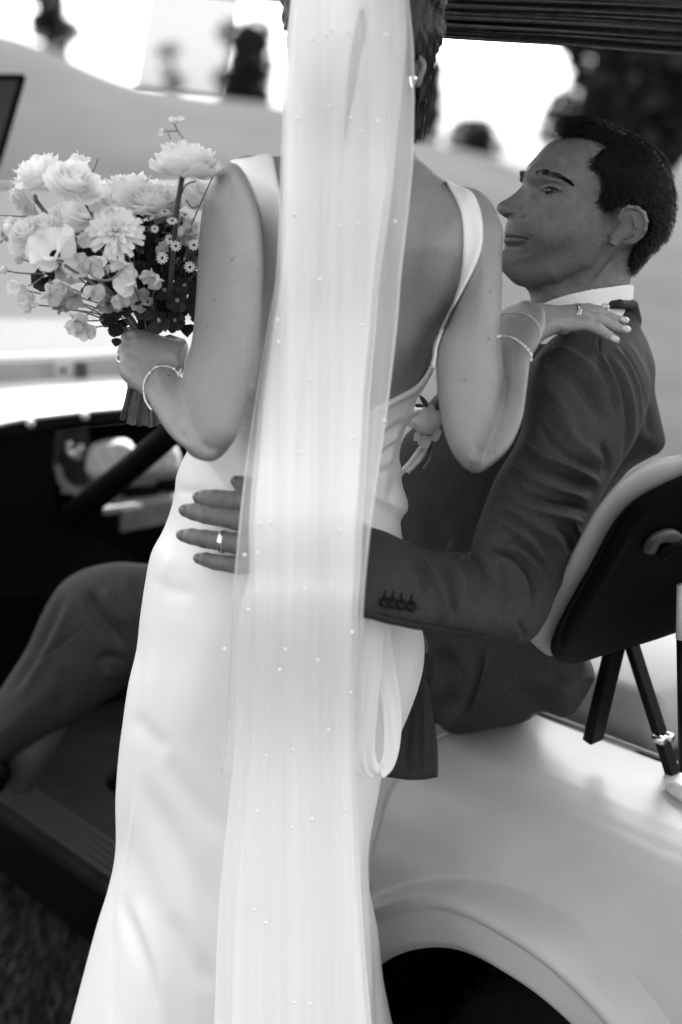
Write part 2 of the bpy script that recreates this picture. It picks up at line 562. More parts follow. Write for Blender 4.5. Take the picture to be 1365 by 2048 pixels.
xs = np.concatenate([-np.geomspace(700, 2, 90), np.linspace(-1.9, 1.9, 24), np.geomspace(2, 700, 90)])
ys = np.concatenate([-np.geomspace(200, 1, 20), np.linspace(-.5, 8, 24), np.geomspace(8.4, 900, 190)])
GX, GY = np.meshgrid(xs, ys, indexing='ij')
GZ = terrain(GX, np.maximum(GY, .001)) * (GY > 0)
V = np.stack([GX, GY, GZ], -1).reshape(-1, 3)
i, k = np.meshgrid(np.arange(len(xs) - 1), np.arange(len(ys) - 1), indexing='ij'); a = (i * len(ys) + k).ravel()
gq = np.stack([a, a + len(ys), a + len(ys) + 1, a + 1], 1)
ground = mk('ground', V, gq, M['grass']); tag(ground, kind='structure')

# short turf beside the cart, where the blades can be told from the ground
RG = np.random.default_rng(3)
n = 26000
bx = RG.uniform(-1.25, .25, n); by = RG.uniform(1.55, 3.1, n)
hgt = RG.uniform(.012, .04, n); az = RG.uniform(0, 6.28, n); ln = RG.uniform(.2, 1.0, n)
w = RG.uniform(.0012, .0026, n)
B = np.stack([bx, by, np.zeros(n)], -1)
side = np.stack([np.cos(az), np.sin(az), np.zeros(n)], -1) * w[:, None]
lean = np.stack([-np.sin(az), np.cos(az), np.zeros(n)], -1) * (hgt * ln)[:, None]
up = np.zeros((n, 3)); up[:, 2] = hgt
V = np.stack([B - side, B + side, B + side * .7 + lean * .4 + up * .6, B - side * .7 + lean * .4 + up * .6, B + lean + up], 1).reshape(-1, 3)
b5 = np.arange(n) * 5
F = np.concatenate([np.stack([b5, b5 + 1, b5 + 2, b5 + 3], 1), np.stack([b5 + 3, b5 + 2, b5 + 4, b5 + 4], 1)])
F = [tuple(f[:4]) if f[2] != f[3] else tuple(f[:3]) for f in F.tolist()]
gr = mk('grass', V, F, M['blade'], None, False); tag(gr, kind='stuff')

def tree(name, px, py_base, Y, h, wd, label, cat='tree', seed=0, nleaf=2200, trunk=.25, lobes=9, flatb=.0, group=None):
    rng = np.random.default_rng(seed)
    base = P(px, py_base, Y)
    base[2] = min(base[2], float(terrain(np.array(base[0]), np.array(base[1]))))
    r = root(name, base, label, cat, group)
    mb = MB()
    if trunk > 0:
        mb.add(*tube([base, base + [0, 0, h * trunk], base + [.05 * wd, 0, h * .6], base + [.02, 0, h * .9]], [wd * .07, wd * .055, wd * .035, wd * .01], 9))
        for k in range(7):
            a = rng.uniform(0, 6.28); z0 = h * rng.uniform(trunk * .8, .7)
            mb.add(*tube([base + [0, 0, z0], base + [math.cos(a) * wd * .2, math.sin(a) * wd * .2, z0 + h * .1], base + [math.cos(a) * wd * .38, math.sin(a) * wd * .38, z0 + h * .16]], [wd * .03, wd * .018, wd * .006], 6))
        mb.build('trunk', M['bark'], r)
    cs = []
    for k in range(lobes):
        a = rng.uniform(0, 6.28); rr = rng.uniform(0, .36) * wd; z = h * rng.uniform(trunk + .12, .86)
        cs.append((math.cos(a) * rr, math.sin(a) * rr, z, wd * rng.uniform(.14, .26)))
    P0 = []
    for k in range(nleaf):
        c = cs[rng.integers(len(cs))]; d = rng.normal(size=3); d /= np.linalg.norm(d)
        q = np.array(c[:3]) + d * c[3] * rng.uniform(.5, 1.1) ** .6 * np.array([1, 1, .85]); P0.append(q)
    P0 = np.array(P0) + base; s = wd * rng.uniform(.022, .050, nleaf)[:, None]
    a = rng.normal(size=(nleaf, 3)); a /= np.linalg.norm(a, axis=1, keepdims=True); b = np.cross(a, rng.normal(size=(nleaf, 3))); b /= np.linalg.norm(b, axis=1, keepdims=True)
    V = np.stack([P0 - a * s, P0 + b * s * .6, P0 + a * s, P0 - b * s * .6], 1).reshape(-1, 3)
    mk('crown', V, np.arange(nleaf * 4).reshape(-1, 4), M['leaf'], r, False)['kind'] = 'stuff'
    return r
tree('oak_tree', 1310, 320, 62, 8.4, 9.5, 'large dark broad tree above the dark-haired man, right edge', seed=1, nleaf=16000, lobes=34, trunk=.02)
tree('round_shrub', 952, 330, 50, 1.45, 2.1, 'small round shrub on the rise left of the man', 'shrub', seed=2, nleaf=4200, lobes=14, trunk=.02)
tree('ash_tree', 862, 250, 60, 3.9, 2.2, 'dark tree showing beside the long loose hair of the woman', seed=3, nleaf=6000, lobes=14, trunk=.06)
tree('elm_tree', 498, 175, 58, 3.9, 2.7, 'dark tree behind the hanging clear plastic sheet', seed=4, nleaf=9000, lobes=24, trunk=.03)
tree('fir_tree', 108, 112, 50, 2.9, 1.9, 'narrow dark tree on the hill crest, top left', seed=5, nleaf=9000, lobes=22, trunk=.03)
tree('hedge_shrub', 20, 92, 58, 1.0, 2.2, 'low bushy shrub at the far left of the hill crest', 'shrub', seed=6, nleaf=3500, lobes=8, trunk=.02)
tree('birch_tree', 345, 175, 75, 4.6, 2.2, 'pale thin tree seen through the clear plastic sheet', seed=8, nleaf=1500, lobes=9, trunk=.1)
# ================================================================== the golf cart
# cart frame: FV points to the cart's front (left and away), NV across it (right and away)
AZ = math.radians(40)
FV = np.array([-math.sin(AZ), math.cos(AZ), 0]); NV = np.array([math.cos(AZ), math.sin(AZ), 0]); ZV = np.array([0, 0, 1.])
def W(F, N, z): return np.asarray(F)[..., None] * FV + np.asarray(N)[..., None] * NV + np.asarray(z)[..., None] * ZV if not np.isscalar(F) else F * FV + N * NV + z * ZV
def ray(px, py):
    u = (px - 682.5) / FPX; v = (py - 1024) / FPX
    return np.array([u, CT - v * ST, -ST - v * CT])
def onF(px, py, F):
    r = ray(px, py); return CAMP + r * ((F - 0) / (r @ FV))
def onN(px, py, N):
    r = ray(px, py); return CAMP + r * (N / (r @ NV))
def onZ(px, py, z):
    r = ray(px, py); return CAMP + r * ((z - H_CAM) / r[2])
cart = root('golf_cart', W(1.6, 1.75, 0), 'pale open golf cart with black seat shell, rounded rear fender and cloth canopy roof', 'golf cart')
AX = np.array([FV, NV, ZV])
def cbox(mb, F, N, z, sf, sn, sz): return mb.add(*boxm(W(F, N, z), sf, sn, sz, AX))

# --- rear body: one moulded shell, side rolling over into the deck, flared round the wheel arch
AF, AZc, AR = 1.043, .205, .382
zs = np.array([.10, .30, .50, .60, .66, .70, .725, .742, .750, .752, .754]); ns = np.array([1.215, 1.205, 1.20, 1.195, 1.20, 1.215, 1.24, 1.285, 1.35, 1.43, 1.50])
arc = np.concatenate([[0], np.cumsum(np.hypot(np.diff(zs), np.diff(ns)))]) + .10
WMAX = arc[-1]
na, nr = 220, 110
phi = np.linspace(math.radians(-12), math.radians(192), na)
V = []
FRONT, REAR = 1.365, -.35
for a in phi:
    c, s = math.cos(a), math.sin(a)
    lim = []
    if c < -1e-6: lim.append((REAR - AF) / c)
    if c > 1e-6: lim.append((FRONT - AF) / c)
    if s > 1e-6: lim.append((WMAX - AZc) / s)
    if s < -1e-6: lim.append((.10 - AZc) / s)
    rm = min(lim)
    rr = AR + (rm - AR) * np.linspace(0, 1, nr) ** 1.5
    Fq = AF + rr * c; wq = AZc + rr * s
    z = np.interp(wq, arc, zs); N = np.interp(wq, arc, ns)
    # smooth the profile
    for d in (-.03, .03, -.06, .06):
        z = z + np.interp(wq + d, arc, zs); N = N + np.interp(wq + d, arc, ns)
    z = z / 5; N = N / 5
    rho = rr - AR
    fl_ = .040 * (1 - sstep(.058, .085, rho)) + .016 * (1 - sstep(.02, .10, rho)) * 0
    fl_ = fl_ - .010 * (1 - sstep(0, .012, rho)) + .012 * np.exp(-((rho - .064) / .008) ** 2)
    fl_ = fl_ * (0.55 + .45 * sstep(0, .4, c * -1 + .4))
    side = 1 - sstep(.66, .72, z)
    N = N - fl_ * side
    z = z + fl_ * .5 * (1 - side) * 0
    # gentle crown of the panel, swelling to the rear
    sw = .05 * sstep(1.2, .2, Fq) if False else .05 * (1 - sstep(.2, 1.25, Fq))
    N = N - sw * (z < .74) * (1 - sstep(.60, .752, z) * .4)
    # shallow styling crease above the arch
    ce = (wq - (.66 + .10 * (AF - Fq))) ; N = N + .004 * np.tanh(ce / .012) * side
    # rounded front corner
    N = N + .012 * sstep(1.34, 1.365, Fq) ** 2
    V.append(Fq[:, None] * FV + N[:, None] * NV + z[:, None] * ZV)
V = np.concatenate(V)
i, k = np.meshgrid(np.arange(na - 1), np.arange(nr - 1), indexing='ij'); a = (i * nr + k).ravel()
q = np.stack([a, a + 1, a + nr + 1, a + nr], 1)
fender = mk('rear_fender', V, q, M['cart'], cart)
m = fender.modifiers.new('thick', 'SOLIDIFY'); m.thickness = .006; m.offset = -1
mb = MB(); mb.add(*tube([W(1.366, 1.27, .744), W(1.367, 1.33, .752), W(1.367, 1.49, .756), W(1.35, 1.503, .756), W(.9, 1.503, .756), W(.1, 1.503, .756)], .0028, 8)); mb.build('deck_edge', M['cart'], cart)
# scuffs and small scratches in the paint
from mathutils.bvhtree import BVHTree
bv = BVHTree.FromPolygons([tuple(v) for v in V.tolist()], q.tolist())
def onfender(px, py):
    r_ = ray(px, py); h = bv.ray_cast(Vector(CAMP), Vector(r_))
    return None if h[0] is None else np.array(h[0]) - r_ / np.linalg.norm(r_) * .0003
M['scratch'] = mat('scratch', .05, .8, .1); M['scratch_l'] = mat('scratch_pale', .62, .6, .2)
rsc = random.Random(8)
SC = [((798, 1575), (793, 1582)), ((796, 1590), (792, 1596)), ((808, 1625), (799, 1656)), ((831, 1588), (826, 1594)), ((842, 1630), (836, 1640)), ((844, 1634), (840, 1646)), ((892, 1565), (894, 1568)), ((962, 1690), (958, 1708)), ((885, 1652), (879, 1662)), ((925, 1657), (948, 1668)), ((971, 1839), (1010, 1843)), ((884, 1836), (876, 1844)), ((1272, 1762), (1275, 1764)), ((1302, 1790), (1304, 1792)), ((1030, 1848), (1046, 1852)), ((900, 1648), (920, 1655)), ((812, 1560), (806, 1570)), ((1242, 1560), (1246, 1562))]
for k in range(26):
    x = rsc.gauss(860, 60); y = rsc.gauss(1650, 45); SC.append(((x, y), (x - rsc.uniform(0, 5), y + rsc.uniform(3, 14))))
for k, (a_, b_) in enumerate(SC):
    pts = [onfender(a_[0] + (b_[0] - a_[0]) * s_ + rsc.uniform(-.4, .4), a_[1] + (b_[1] - a_[1]) * s_) for s_ in (0, .33, .66, 1)]
    if any(v is None for v in pts): continue
    r_ = .00045 if k < 18 else .00022
    mb = MB(); mb.add(*tube(pts, [r_ * .4, r_, r_, r_ * .3], 4)); mb.build('scratch', M['scratch'] if k < 30 else M['scratch_l'], fender)
for pl in ([(905, 1530), (960, 1560), (1010, 1590), (1048, 1615)],):
    pass
# black wheel well and wheel
mb = MB()
n = 40; Vw = []
for dN in (1.19, 1.50):
    for k in range(n):
        a = math.radians(-10 + 200 * k / (n - 1)); Vw.append(W(AF + (AR + .004) * math.cos(a), dN, AZc + (AR + .004) * math.sin(a)))
mb.add(Vw, [(k, k + 1, n + k + 1, n + k) for k in range(n - 1)] + [tuple(range(n, 2 * n))])
mb.build('wheel_well', M['black_matt'], cart)
wheel = bpy.data.objects.new('wheel', None); COL.objects.link(wheel); wheel.parent = cart; wheel.location = (W(1.02, 1.34, .27) - worldloc(cart))
def lathe(profile, axis, u, v, c, seg=48):
    mb = MB(); V = []; n = len(profile)
    for (r, h) in profile:
        for k in range(seg):
            th = 2 * math.pi * k / seg; V.append(c + axis * h + r * (math.cos(th) * u + math.sin(th) * v))
    mb.add(V, [(i * seg + k, i * seg + (k + 1) % seg, (i + 1) * seg + (k + 1) % seg, (i + 1) * seg + k) for i in range(n - 1) for k in range(seg)])
    return mb
wc = W(1.02, 1.34, .27)
tm = lathe([(.13, -.085), (.20, -.105), (.245, -.10), (.268, -.075), (.272, 0), (.268, .075), (.245, .10), (.13, .085)], NV, FV, ZV, wc)
for k in range(46):
    th = 2 * math.pi * k / 46
    for s_ in (-1, 1):
        d = math.cos(th) * FV + math.sin(th) * ZV; t = -math.sin(th) * FV + math.cos(th) * ZV
        b = (NV * .6 * s_ + t * .8); b /= np.linalg.norm(b)
        tm.add(*boxm(wc + d * .272 + NV * s_ * .045 + t * .008 * s_, .026, .006, .006, np.array([b, np.cross(b, d), d])))
tm.build('tyre', M['tyre'], wheel)
lathe([(.02, -.06), (.09, -.05), (.125, -.09), (.132, -.085), (.132, .08)], NV, FV, ZV, wc, 32).build('rim', M['cart_white'], wheel)

# --- inner deck and seat base
mb = MB()
p = [onZ(870, 1474, .70), onZ(1010, 1440, .70)]
mb = MB(); cbox(mb, 1.44, 1.62, .60, .065, .34, .11); mb.build('seat_base', M['cart_white'], cart, bevel=.01)
mb = MB(); cbox(mb, 1.371, 1.40, .735, .005, .125, .012); mb.build('deck_seam', M['black_matt'], cart, False)
mb = MB(); cbox(mb, 1.58, 1.66, .44, .10, .36, .26); mb.build('seat_box', M['black'], cart, bevel=.01)
mb = MB(); cbox(mb, 1.42, 1.86, .76, .26, .30, .05); mb.build('seat_cushion', M['vinyl'], cart, bevel=.03)
# narrow dark seam where the deck meets the base
# far body side and well floor seen behind the struts
mb = MB(); farp = catmull([(1120, 1450), (1160, 1410), (1200, 1372), (1260, 1330), (1310, 1300), (1365, 1268), (1460, 1225)], False, 4)
FARP = [(1090, 1440), (1150, 1395), (1187, 1340), (1230, 1312), (1290, 1290), (1370, 1264), (1500, 1225), (1500, 1330), (1400, 1372), (1365, 1384), (1290, 1412), (1214, 1444), (1160, 1470), (1090, 1480)]
ffb = Field(1080, 1510, 1210, 1500, 1.9, 2.75, 3.4, .005)
ffb.poly(FARP, .05, .05, [(1200, 1400, 2.28), (1365, 1320, 2.36), (1480, 1270, 2.42)], 0)
Vz, Qz = ffb.mesh(); Qz = orient(Vz, Qz); mk('far_side_panel', Vz, Qz, M['cart_white'], cart)
mb = MB(); pts = [onZ(1150, 1420, .60), onZ(1520, 1290, .60), onZ(1560, 1760, .60), onZ(1330, 1640, .60), onZ(1100, 1500, .60)]
mb.add(*prism(pts, -ZV * .03)); mb.build('rear_well_floor', mat('well_floor', .085, .85, .2, var=.35, vscale=40, bump=.3, bscale=120), cart, False)

# --- seat back: white cushion pressed into a black moulded shell
def bkY(X, Yy): # back panel runs across the cart: away to the right, leaning back as it rises
    u = (X - 682.5) / FPX; v = (Yy - 1024) / FPX; d1 = CT - v * ST; uu = u / d1; z_ = H_CAM
    F0 = 1.085 - .00045 * (1330 - Yy)
    return F0 / (-.643 * uu + .766)
SHELL = [(1500, 905), (1430, 925), (1365, 950), (1310, 975), (1268, 1000), (1238, 1030), (1214, 1065), (1180, 1130), (1140, 1200), (1112, 1255), (1101, 1290), (1106, 1312), (1124, 1326), (1160, 1326), (1230, 1304), (1300, 1284), (1365, 1262), (1440, 1240), (1500, 1220)]
fsb = Field(1040, 1530, 880, 1345, 1.45, 2.5, 3, .0045)
fsb.poly(SHELL, .035, .028, bkY, 0)
Vz, Qz = fsb.mesh(); Qz = orient(Vz, Qz); Vz = relax(Vz, Qz, 1)
Vz = folds(Vz, Qz, [([(1440, 925), (1365, 955), (1310, 985), (1268, 1012), (1240, 1045), (1200, 1120), (1150, 1215), (1125, 1270), (1128, 1300), (1160, 1306)], 7, -4), ([(1500, 935), (1400, 965), (1330, 995), (1285, 1030), (1255, 1070), (1210, 1150), (1165, 1240), (1150, 1285)], 8, 4)])
back = bpy.data.objects.new('seat_backrest', None); COL.objects.link(back); back.parent = cart; back.location = (W(1.08, 1.5, 1.05) - worldloc(cart))
mk('shell', Vz, Qz, M['black'], back)
CUSH = [(1500, 868), (1430, 885), (1365, 908), (1320, 916), (1280, 932), (1240, 962), (1208, 998), (1180, 1040), (1150, 1095), (1120, 1150), (1090, 1210), (1064, 1262), (1060, 1280), (1078, 1298), (1100, 1312), (1140, 1310), (1230, 1280), (1365, 1240), (1500, 1200)]
fcu = Field(1030, 1530, 850, 1335, 1.45, 2.6, 3, .0045)
fcu.poly(CUSH, .045, .050, lambda X, Yy: bkY(X, Yy) + .060, 0)
Vz, Qz = fcu.mesh(); Qz = orient(Vz, Qz); Vz = relax(Vz, Qz, 1)
mk('cushion', Vz, Qz, M['vinyl'], back)
# moulded bracket on the shell
mb = MB(); bp_ = [(1298, 1102), (1308, 1082), (1326, 1072), (1344, 1072), (1360, 1084)]
c = catmull(bp_, False, 5); mb.add(*tube(P(c[:, 0], c[:, 1], bkY(c[:, 0], c[:, 1]) - .040), .0055, 8, flat=1.6)); mb.build('bracket', mat('bracket_grey', .04, .4, .4), back)
mb = MB(); c = catmull([(1316, 1110), (1340, 1092), (1370, 1086), (1420, 1080)], False, 5); mb.add(*tube(P(c[:, 0], c[:, 1], bkY(c[:, 0], c[:, 1]) - .045), .010, 10)); mb.build('grab_rail', M['black'], back)
# struts
def bar(pa, pb, w, d, mtl, name, parent, wdir):
    pa, pb = np.array(pa), np.array(pb); t = pb - pa; L = np.linalg.norm(t); t /= L
    a = np.array(wdir, float); a -= (a @ t) * t; a /= np.linalg.norm(a); b = np.cross(t, a)
    mb = MB(); mb.add(*boxm((pa + pb) / 2, w, d, L / 2, np.array([a, b, t]))); return mb.build(name, mtl, parent, False, bevel=.002)
bar(onF(1236, 1270, 1.12), onF(1186, 1480, 1.16), .0135, .008, M['black_metal'], 'strut', cart, NV)
bar(onF(1258, 1270, 1.12), onF(1350, 1560, 1.06), .0095, .006, M['black_metal'], 'strut', cart, NV)
mb = MB(); cc_ = onF(1322, 1474, 1.075)
for s_ in (-1, 1):
    mb.add(*tube([cc_ + NV * s_ * .009 - FV * .012, cc_ + NV * s_ * .009 + FV * .004], .006, 12))
mb.add(*tube([cc_ - NV * .014 - FV * .006, cc_ + NV * .014 - FV * .006], .004, 10))
mb.build('strut_bolt', M['metal'], cart)
# bag post at the right edge
post = MB(); post.add(*tube([onF(1368, 1275, .98), onF(1372, 1540, .98)], .009, 12)); post.build('bag_post', M['black_metal'], cart)
post = MB(); post.add(*tube([onF(1364, 1170, .98), onF(1366, 1276, .98)], [.006, .0085], 12)); post.build('post_sleeve', M['cart_white'], cart)
# grey latch on the deck at the right
mb = MB(); mb.add(*tube([onZ(1338, 1572, .762), onZ(1352, 1578, .766), onZ(1400, 1604, .766)], [.006, .011, .012], 10)); mb.build('latch', M['cart_white'], cart)

# --- floor, rocker sill and side
mb = MB(); cbox(mb, 2.1, 1.80, .27, .75, .60, .012); mb.build('floor_mat', M['mat'], cart, False)
for k in range(5):
    mb = MB(); cbox(mb, 2.1, 1.205 + k * .017, .285, .80, .0050, .004); mb.build('sill_ridge', mat('sill_rubber', .02, .7, .12) if k == 0 else bpy.data.materials['sill_rubber'], cart, False)
mb = MB(); cbox(mb, 2.15, 1.235, .2695, .85, .052, .010); mb.build('sill', M['mat'], cart, False, bevel=.004)
mb = MB(); cbox(mb, 2.15, 1.205, .19, .85, .016, .066); mb.build('rocker_panel', M['black'], cart, False, bevel=.006)
mb = MB(); cbox(mb, 1.9, 1.78, .10, 1.5, .45, .03); mb.build('underbody', M['black_matt'], cart, False)

# --- dash seen past her left side
def panel(name, pix, F, mtl, depth=.02, smooth=False, bevel=0, spl=False, parent=None):
    pts = catmull(pix, True, 4) if spl else pix
    mb = MB(); mb.add(*prism([onF(x, y, F) for x, y in pts], FV * depth)); return mb.build(name, mtl, parent or cart, smooth, bevel=bevel)
def strip(top, bot, F0, F1, mtl, name, n=5):
    """surface between two traced curves on planes F0 and F1"""
    a = catmull(top, False, n); b = catmull(bot, False, n); m = min(len(a), len(b)); K = 6
    V = []
    for i in range(m):
        pa = onF(a[i][0], a[i][1], F0 if np.isscalar(F0) else F0[0]); pb = onF(b[i][0], b[i][1], F1)
        for k in range(K + 1): V.append(pa + (pb - pa) * k / K)
    mb = MB(); mb.add(V, [(i * (K + 1) + k, i * (K + 1) + k + 1, (i + 1) * (K + 1) + k + 1, (i + 1) * (K + 1) + k) for i in range(m - 1) for k in range(K)])
    o = mb.build(name, mtl, cart); md = o.modifiers.new('thick', 'SOLIDIFY'); md.thickness = .006; md.offset = 0; return o
M['cowl'] = mat('cowl_white', .23, .4, .5, var=.04, vscale=8)
M['cowl_g'] = mat('cowl_grey', .24, .5, .4, var=.12, vscale=9)
# hood and cowl in front of the glass, then dash top towards the camera
strip([(-150, 640), (0, 640), (160, 640), (320, 640), (480, 640)], [(-150, 724), (0, 722), (160, 716), (320, 704), (480, 690)], 3.45, 2.98, M['cowl'], 'hood')
strip([(-150, 724), (0, 722), (160, 716), (320, 704), (480, 690)], [(-150, 776), (0, 766), (160, 756), (320, 748), (480, 740)], 2.975, 2.95, M['cowl_g'], 'glass_base_rail')
strip([(-150, 776), (0, 766), (160, 756), (320, 748), (480, 740)], [(-150, 862), (0, 822), (120, 808), (260, 798), (480, 788)], 2.945, 2.52, M['cowl'], 'dash_top')
strip([(-150, 862), (0, 822), (120, 808), (260, 798), (480, 788)], [(-150, 905), (0, 852), (120, 832), (260, 818), (480, 806)], 2.515, 2.47, M['cowl_g'], 'dash_edge')
strip([(-150, 905), (0, 852), (120, 832), (260, 818), (480, 806)], [(-150, 935), (0, 878), (120, 857), (260, 841), (480, 828)], 2.465, 2.46, M['black'], 'dash_trim')
for (x, y) in [(61, 846), (170, 831), (292, 818)]:
    mb = MB(); mb.add(*ball(onF(x, y, 2.452), .0085, 12, 8)); mb.build('rivet', M['cart_white'], cart)
# sticker with a black dot and dark bars
st = panel('sticker', [(112, 722), (180, 719), (182, 757), (112, 760)], 2.93, M['cart_white'], .002)
panel('sticker_dot', catmull([(121, 741), (128, 734), (134, 741), (128, 748)], True, 4).tolist(), 2.927, M['black_matt'], .001, parent=cart)
for k in range(5):
    panel('sticker_bar', [(151, 725 + k * 6.4), (178, 724 + k * 6.4), (176, 728.5 + k * 6.4), (149, 729.5 + k * 6.4)], 2.926, M['black_matt'], .001)
# dash face: dark, with an open compartment
strip([(-150, 935), (0, 878), (120, 857), (260, 841), (480, 828)], [(-150, 1160), (0, 1150), (120, 1140), (260, 1130), (480, 1120)], 2.80, 2.78, M['black_matt'], 'dash_back')
panel('dash_face', [(-150, 930), (0, 876), (108, 858), (108, 1000), (160, 1060), (300, 1130), (200, 1190), (-150, 1200)], 2.50, M['black'], .02)
M['dashgrey'] = mat('dash_grey', .15, .6, .2, var=.2, vscale=20)
panel('key_panel', [(118, 866), (178, 858), (178, 975), (130, 975), (112, 940)], 2.55, mat('key_panel', .03, .5, .15), .01)
strip([(110, 930), (116, 960), (130, 980), (160, 996)], [(122, 930), (128, 954), (140, 968), (164, 976)], 2.50, 2.50, M['dashgrey'], 'compartment_lip')
strip([(124, 960), (190, 958), (300, 948), (400, 930)], [(124, 984), (190, 982), (300, 968), (400, 948)], 2.66, 2.50, M['dashgrey'], 'compartment_floor')
mb = MB(); kc = onF(152, 906, 2.52)
mb.add(*lathe([(.016, 0), (.016, -.008), (.011, -.012), (.0, -.012)], FV, NV, ZV, kc, 18).V[:1] and (np.vstack(lathe([(.016, 0), (.016, -.008), (.011, -.012), (.001, -.012)], FV, NV, ZV, kc, 18).V), lathe([(.016, 0), (.016, -.008), (.011, -.012), (.001, -.012)], FV, NV, ZV, kc, 18).F))
mb.build('key_switch', M['metal'], cart)
mb = MB()
for (x, y, r) in [(139, 888, .0065), (162, 893, .006), (137, 900, .005)]: mb.add(*ball(onF(x, y, 2.495), r, 10, 8))
mb.build('key_knobs', M['metal'], cart)
# cup holder tray with three wells and a ribbed front
tray = MB(); tr = [onF(206, 1018, 2.34), onF(250, 968, 2.56), onF(420, 930, 2.56), onF(420, 990, 2.34)]
tray.add(*prism(tr, -ZV * .012)); tray.build('cup_tray', M['dashgrey'], cart, False)
for (x, y) in [(228, 1004), (280, 992), (350, 976)]:
    c0 = onF(x, y, 2.44) + ZV * .004; V = []; n = 24
    for r, h in ((.036, .004), (.036, .009), (.040, .009), (.040, .0)):
        for k in range(n):
            th = 2 * math.pi * k / n; V.append(c0 + r * (math.cos(th) * FV + math.sin(th) * NV) + ZV * h)
    mb = MB(); mb.add(V, [(r * n + k, r * n + (k + 1) % n, (r + 1) * n + (k + 1) % n, (r + 1) * n + k) for r in range(3) for k in range(n)] + [tuple(range(n))]); mb.build('cup_well', M['black_matt'], cart)
for k in range(6):
    y0 = 1018 + k * 7.5
    panel('tray_rib', [(246, y0 + 2), (330, y0 - 14), (420, y0 - 30), (420, y0 - 26), (330, y0 - 9), (246, y0 + 7)], 2.335 + .003 * (k % 2), M['dashgrey'], .008)
panel('tray_front', [(244, 1020), (420, 984), (420, 1030), (244, 1066)], 2.348, mat('tray_front', .03, .6, .1), .01)
panel('footwell', [(-150, 1160), (480, 1040), (480, 1450), (-150, 1500)], 2.86, M['black_matt'], .02)
# steering column
mb = MB(); A_, B_ = P(372, 842, 2.15), P(150, 1030, 2.62)
mb.add(*tube([A_, A_ * .6 + B_ * .4, B_], [.019, .022, .026], 14)); mb.build('steering_column', M['black'], cart)
# steering wheel rim, mostly hidden by her body
swc = P(520, 850, 1.98); ax_ = (A_ - B_); ax_ /= np.linalg.norm(ax_)
# windshield lower pane, its frame, and the folded upper corner
wsp = [(-260, 366), (620, 366), (620, 700), (-260, 724)]
panel('lower_windshield', wsp, 2.99, M['glareglass'], .004)
mb = MB(); mb.add(*tube([onF(-260, 372, 2.985), onF(620, 372, 2.985)], .006, 8)); mb.build('windshield_edge', M['cowl'], cart)
panel('mirror_frame', [(-160, 148), (48, 147), (54, 154), (52, 164), (8, 315), (-14, 372), (-170, 372)], 2.62, M['black'], .015, bevel=.003)
panel('mirror_glass', [(-160, 160), (38, 160), (-18, 352), (-160, 352)], 2.612, mat('mirror_pane', .09, .5, .2), .004)
# roof with cloth valance
mb = MB(); cbox(mb, 1.75, 1.79, 1.985, 1.0, .83, .02); mb.build('roof', M['wood'], cart, False, bevel=.01)  # made wider than the cart so deck and flowers stay shaded
mb = MB(); cbox(mb, 2.74, 1.80, 1.945, .02, .66, .028); mb.build('roof_edge', M['black'], cart, False, bevel=.01)
for (F_, N_) in ((2.70, 2.40), (.80, 1.18), (.80, 2.42), (2.72, 1.17)):
    mb = MB(); mb.add(*tube([W(F_, N_, .30 if F_ > 1 else .62), W(F_, N_, 1.97)], .012, 10)); mb.build('roof_post', M['black_metal'], cart)
# rolled and gathered valance across the back
Fv = 1.30
topc = [(700, -30), (860, -22), (1100, -14), (1365, -4), (1600, 6)]; botc = [(700, 50), (860, 72), (1100, 88), (1365, 106), (1600, 122)]
a = catmull(topc, False, 16); b = catmull(botc, False, 16); V = []; K = 70; rv = np.random.default_rng(9)
for i in range(len(a)):
    for k in range(K):
        s = k / (K - 1); x = a[i][0] + (b[i][0] - a[i][0]) * s; y = a[i][1] + (b[i][1] - a[i][1]) * s
        w_ = math.sin(s * 30 + .6 * math.sin(i * .09)) * .5 + .5 * math.sin(s * 47 + i * .03 + 1) + .35 * math.sin(s * 76 - i * .05)
        V.append(onF(x, y, Fv + .014 * w_ - .02 * math.sin(math.pi * s)))
n = len(a)
vl = mk('valance', np.array(V), np.array([(i * K + k, i * K + k + 1, (i + 1) * K + k + 1, (i + 1) * K + k) for i in range(n - 1) for k in range(K - 1)]), M['wood'], cart)
md = vl.modifiers.new('thick', 'SOLIDIFY'); md.thickness = .003

# things lying in the dash compartment and hanging from the roof
fcl = Field(150, 420, 860, 985, 2.5, 3.1, 2.5, .005)
fcl.poly([(172, 930), (178, 900), (196, 884), (240, 876), (262, 884), (280, 910), (300, 896), (330, 888), (352, 892), (362, 920), (356, 942), (300, 950), (240, 962), (196, 962), (176, 948)], .02, .045, 2.83, 0)
Vz, Qz = fcl.mesh(); Qz = orient(Vz, Qz)
Vz = folds(Vz, Qz, [([(186, 900), (204, 930), (222, 952)], 6, 10), ([(196, 892), (214, 918), (236, 946)], 7, -10), ([(240, 884), (262, 906), (268, 940)], 7, 8), ([(224, 886), (240, 914), (240, 944)], 7, -8), ([(318, 902), (330, 922), (322, 944)], 8, -9), ([(344, 900), (350, 920), (344, 944)], 5, 8)])
tw = mk('towel', Vz, Qz, M['cloth']); tag(tw, 'crumpled white towel stuffed in the open dash compartment behind the dark column', 'towel')
mb = MB(); mb.add(*prism([onF(x, y, 2.66) for x, y in [(313, -60), (490, -55), (440, 191), (276, 170)]], FV * .003)); o = mb.build('plastic_sheet', M['plastic'], None, False)
mb = MB(); mb.add(*tube([onF(x, y, 2.655) for x, y in [(270, 172), (440, 190)]], .0035, 6)); e_ = mb.build('bottom_hem', M['cart_white'], None)
hs_ = root('plastic_sheet_hanger', onF(390, 20, 2.66), 'clear cloudy plastic sheet hanging from the front edge of the cart roof', 'plastic sheet')
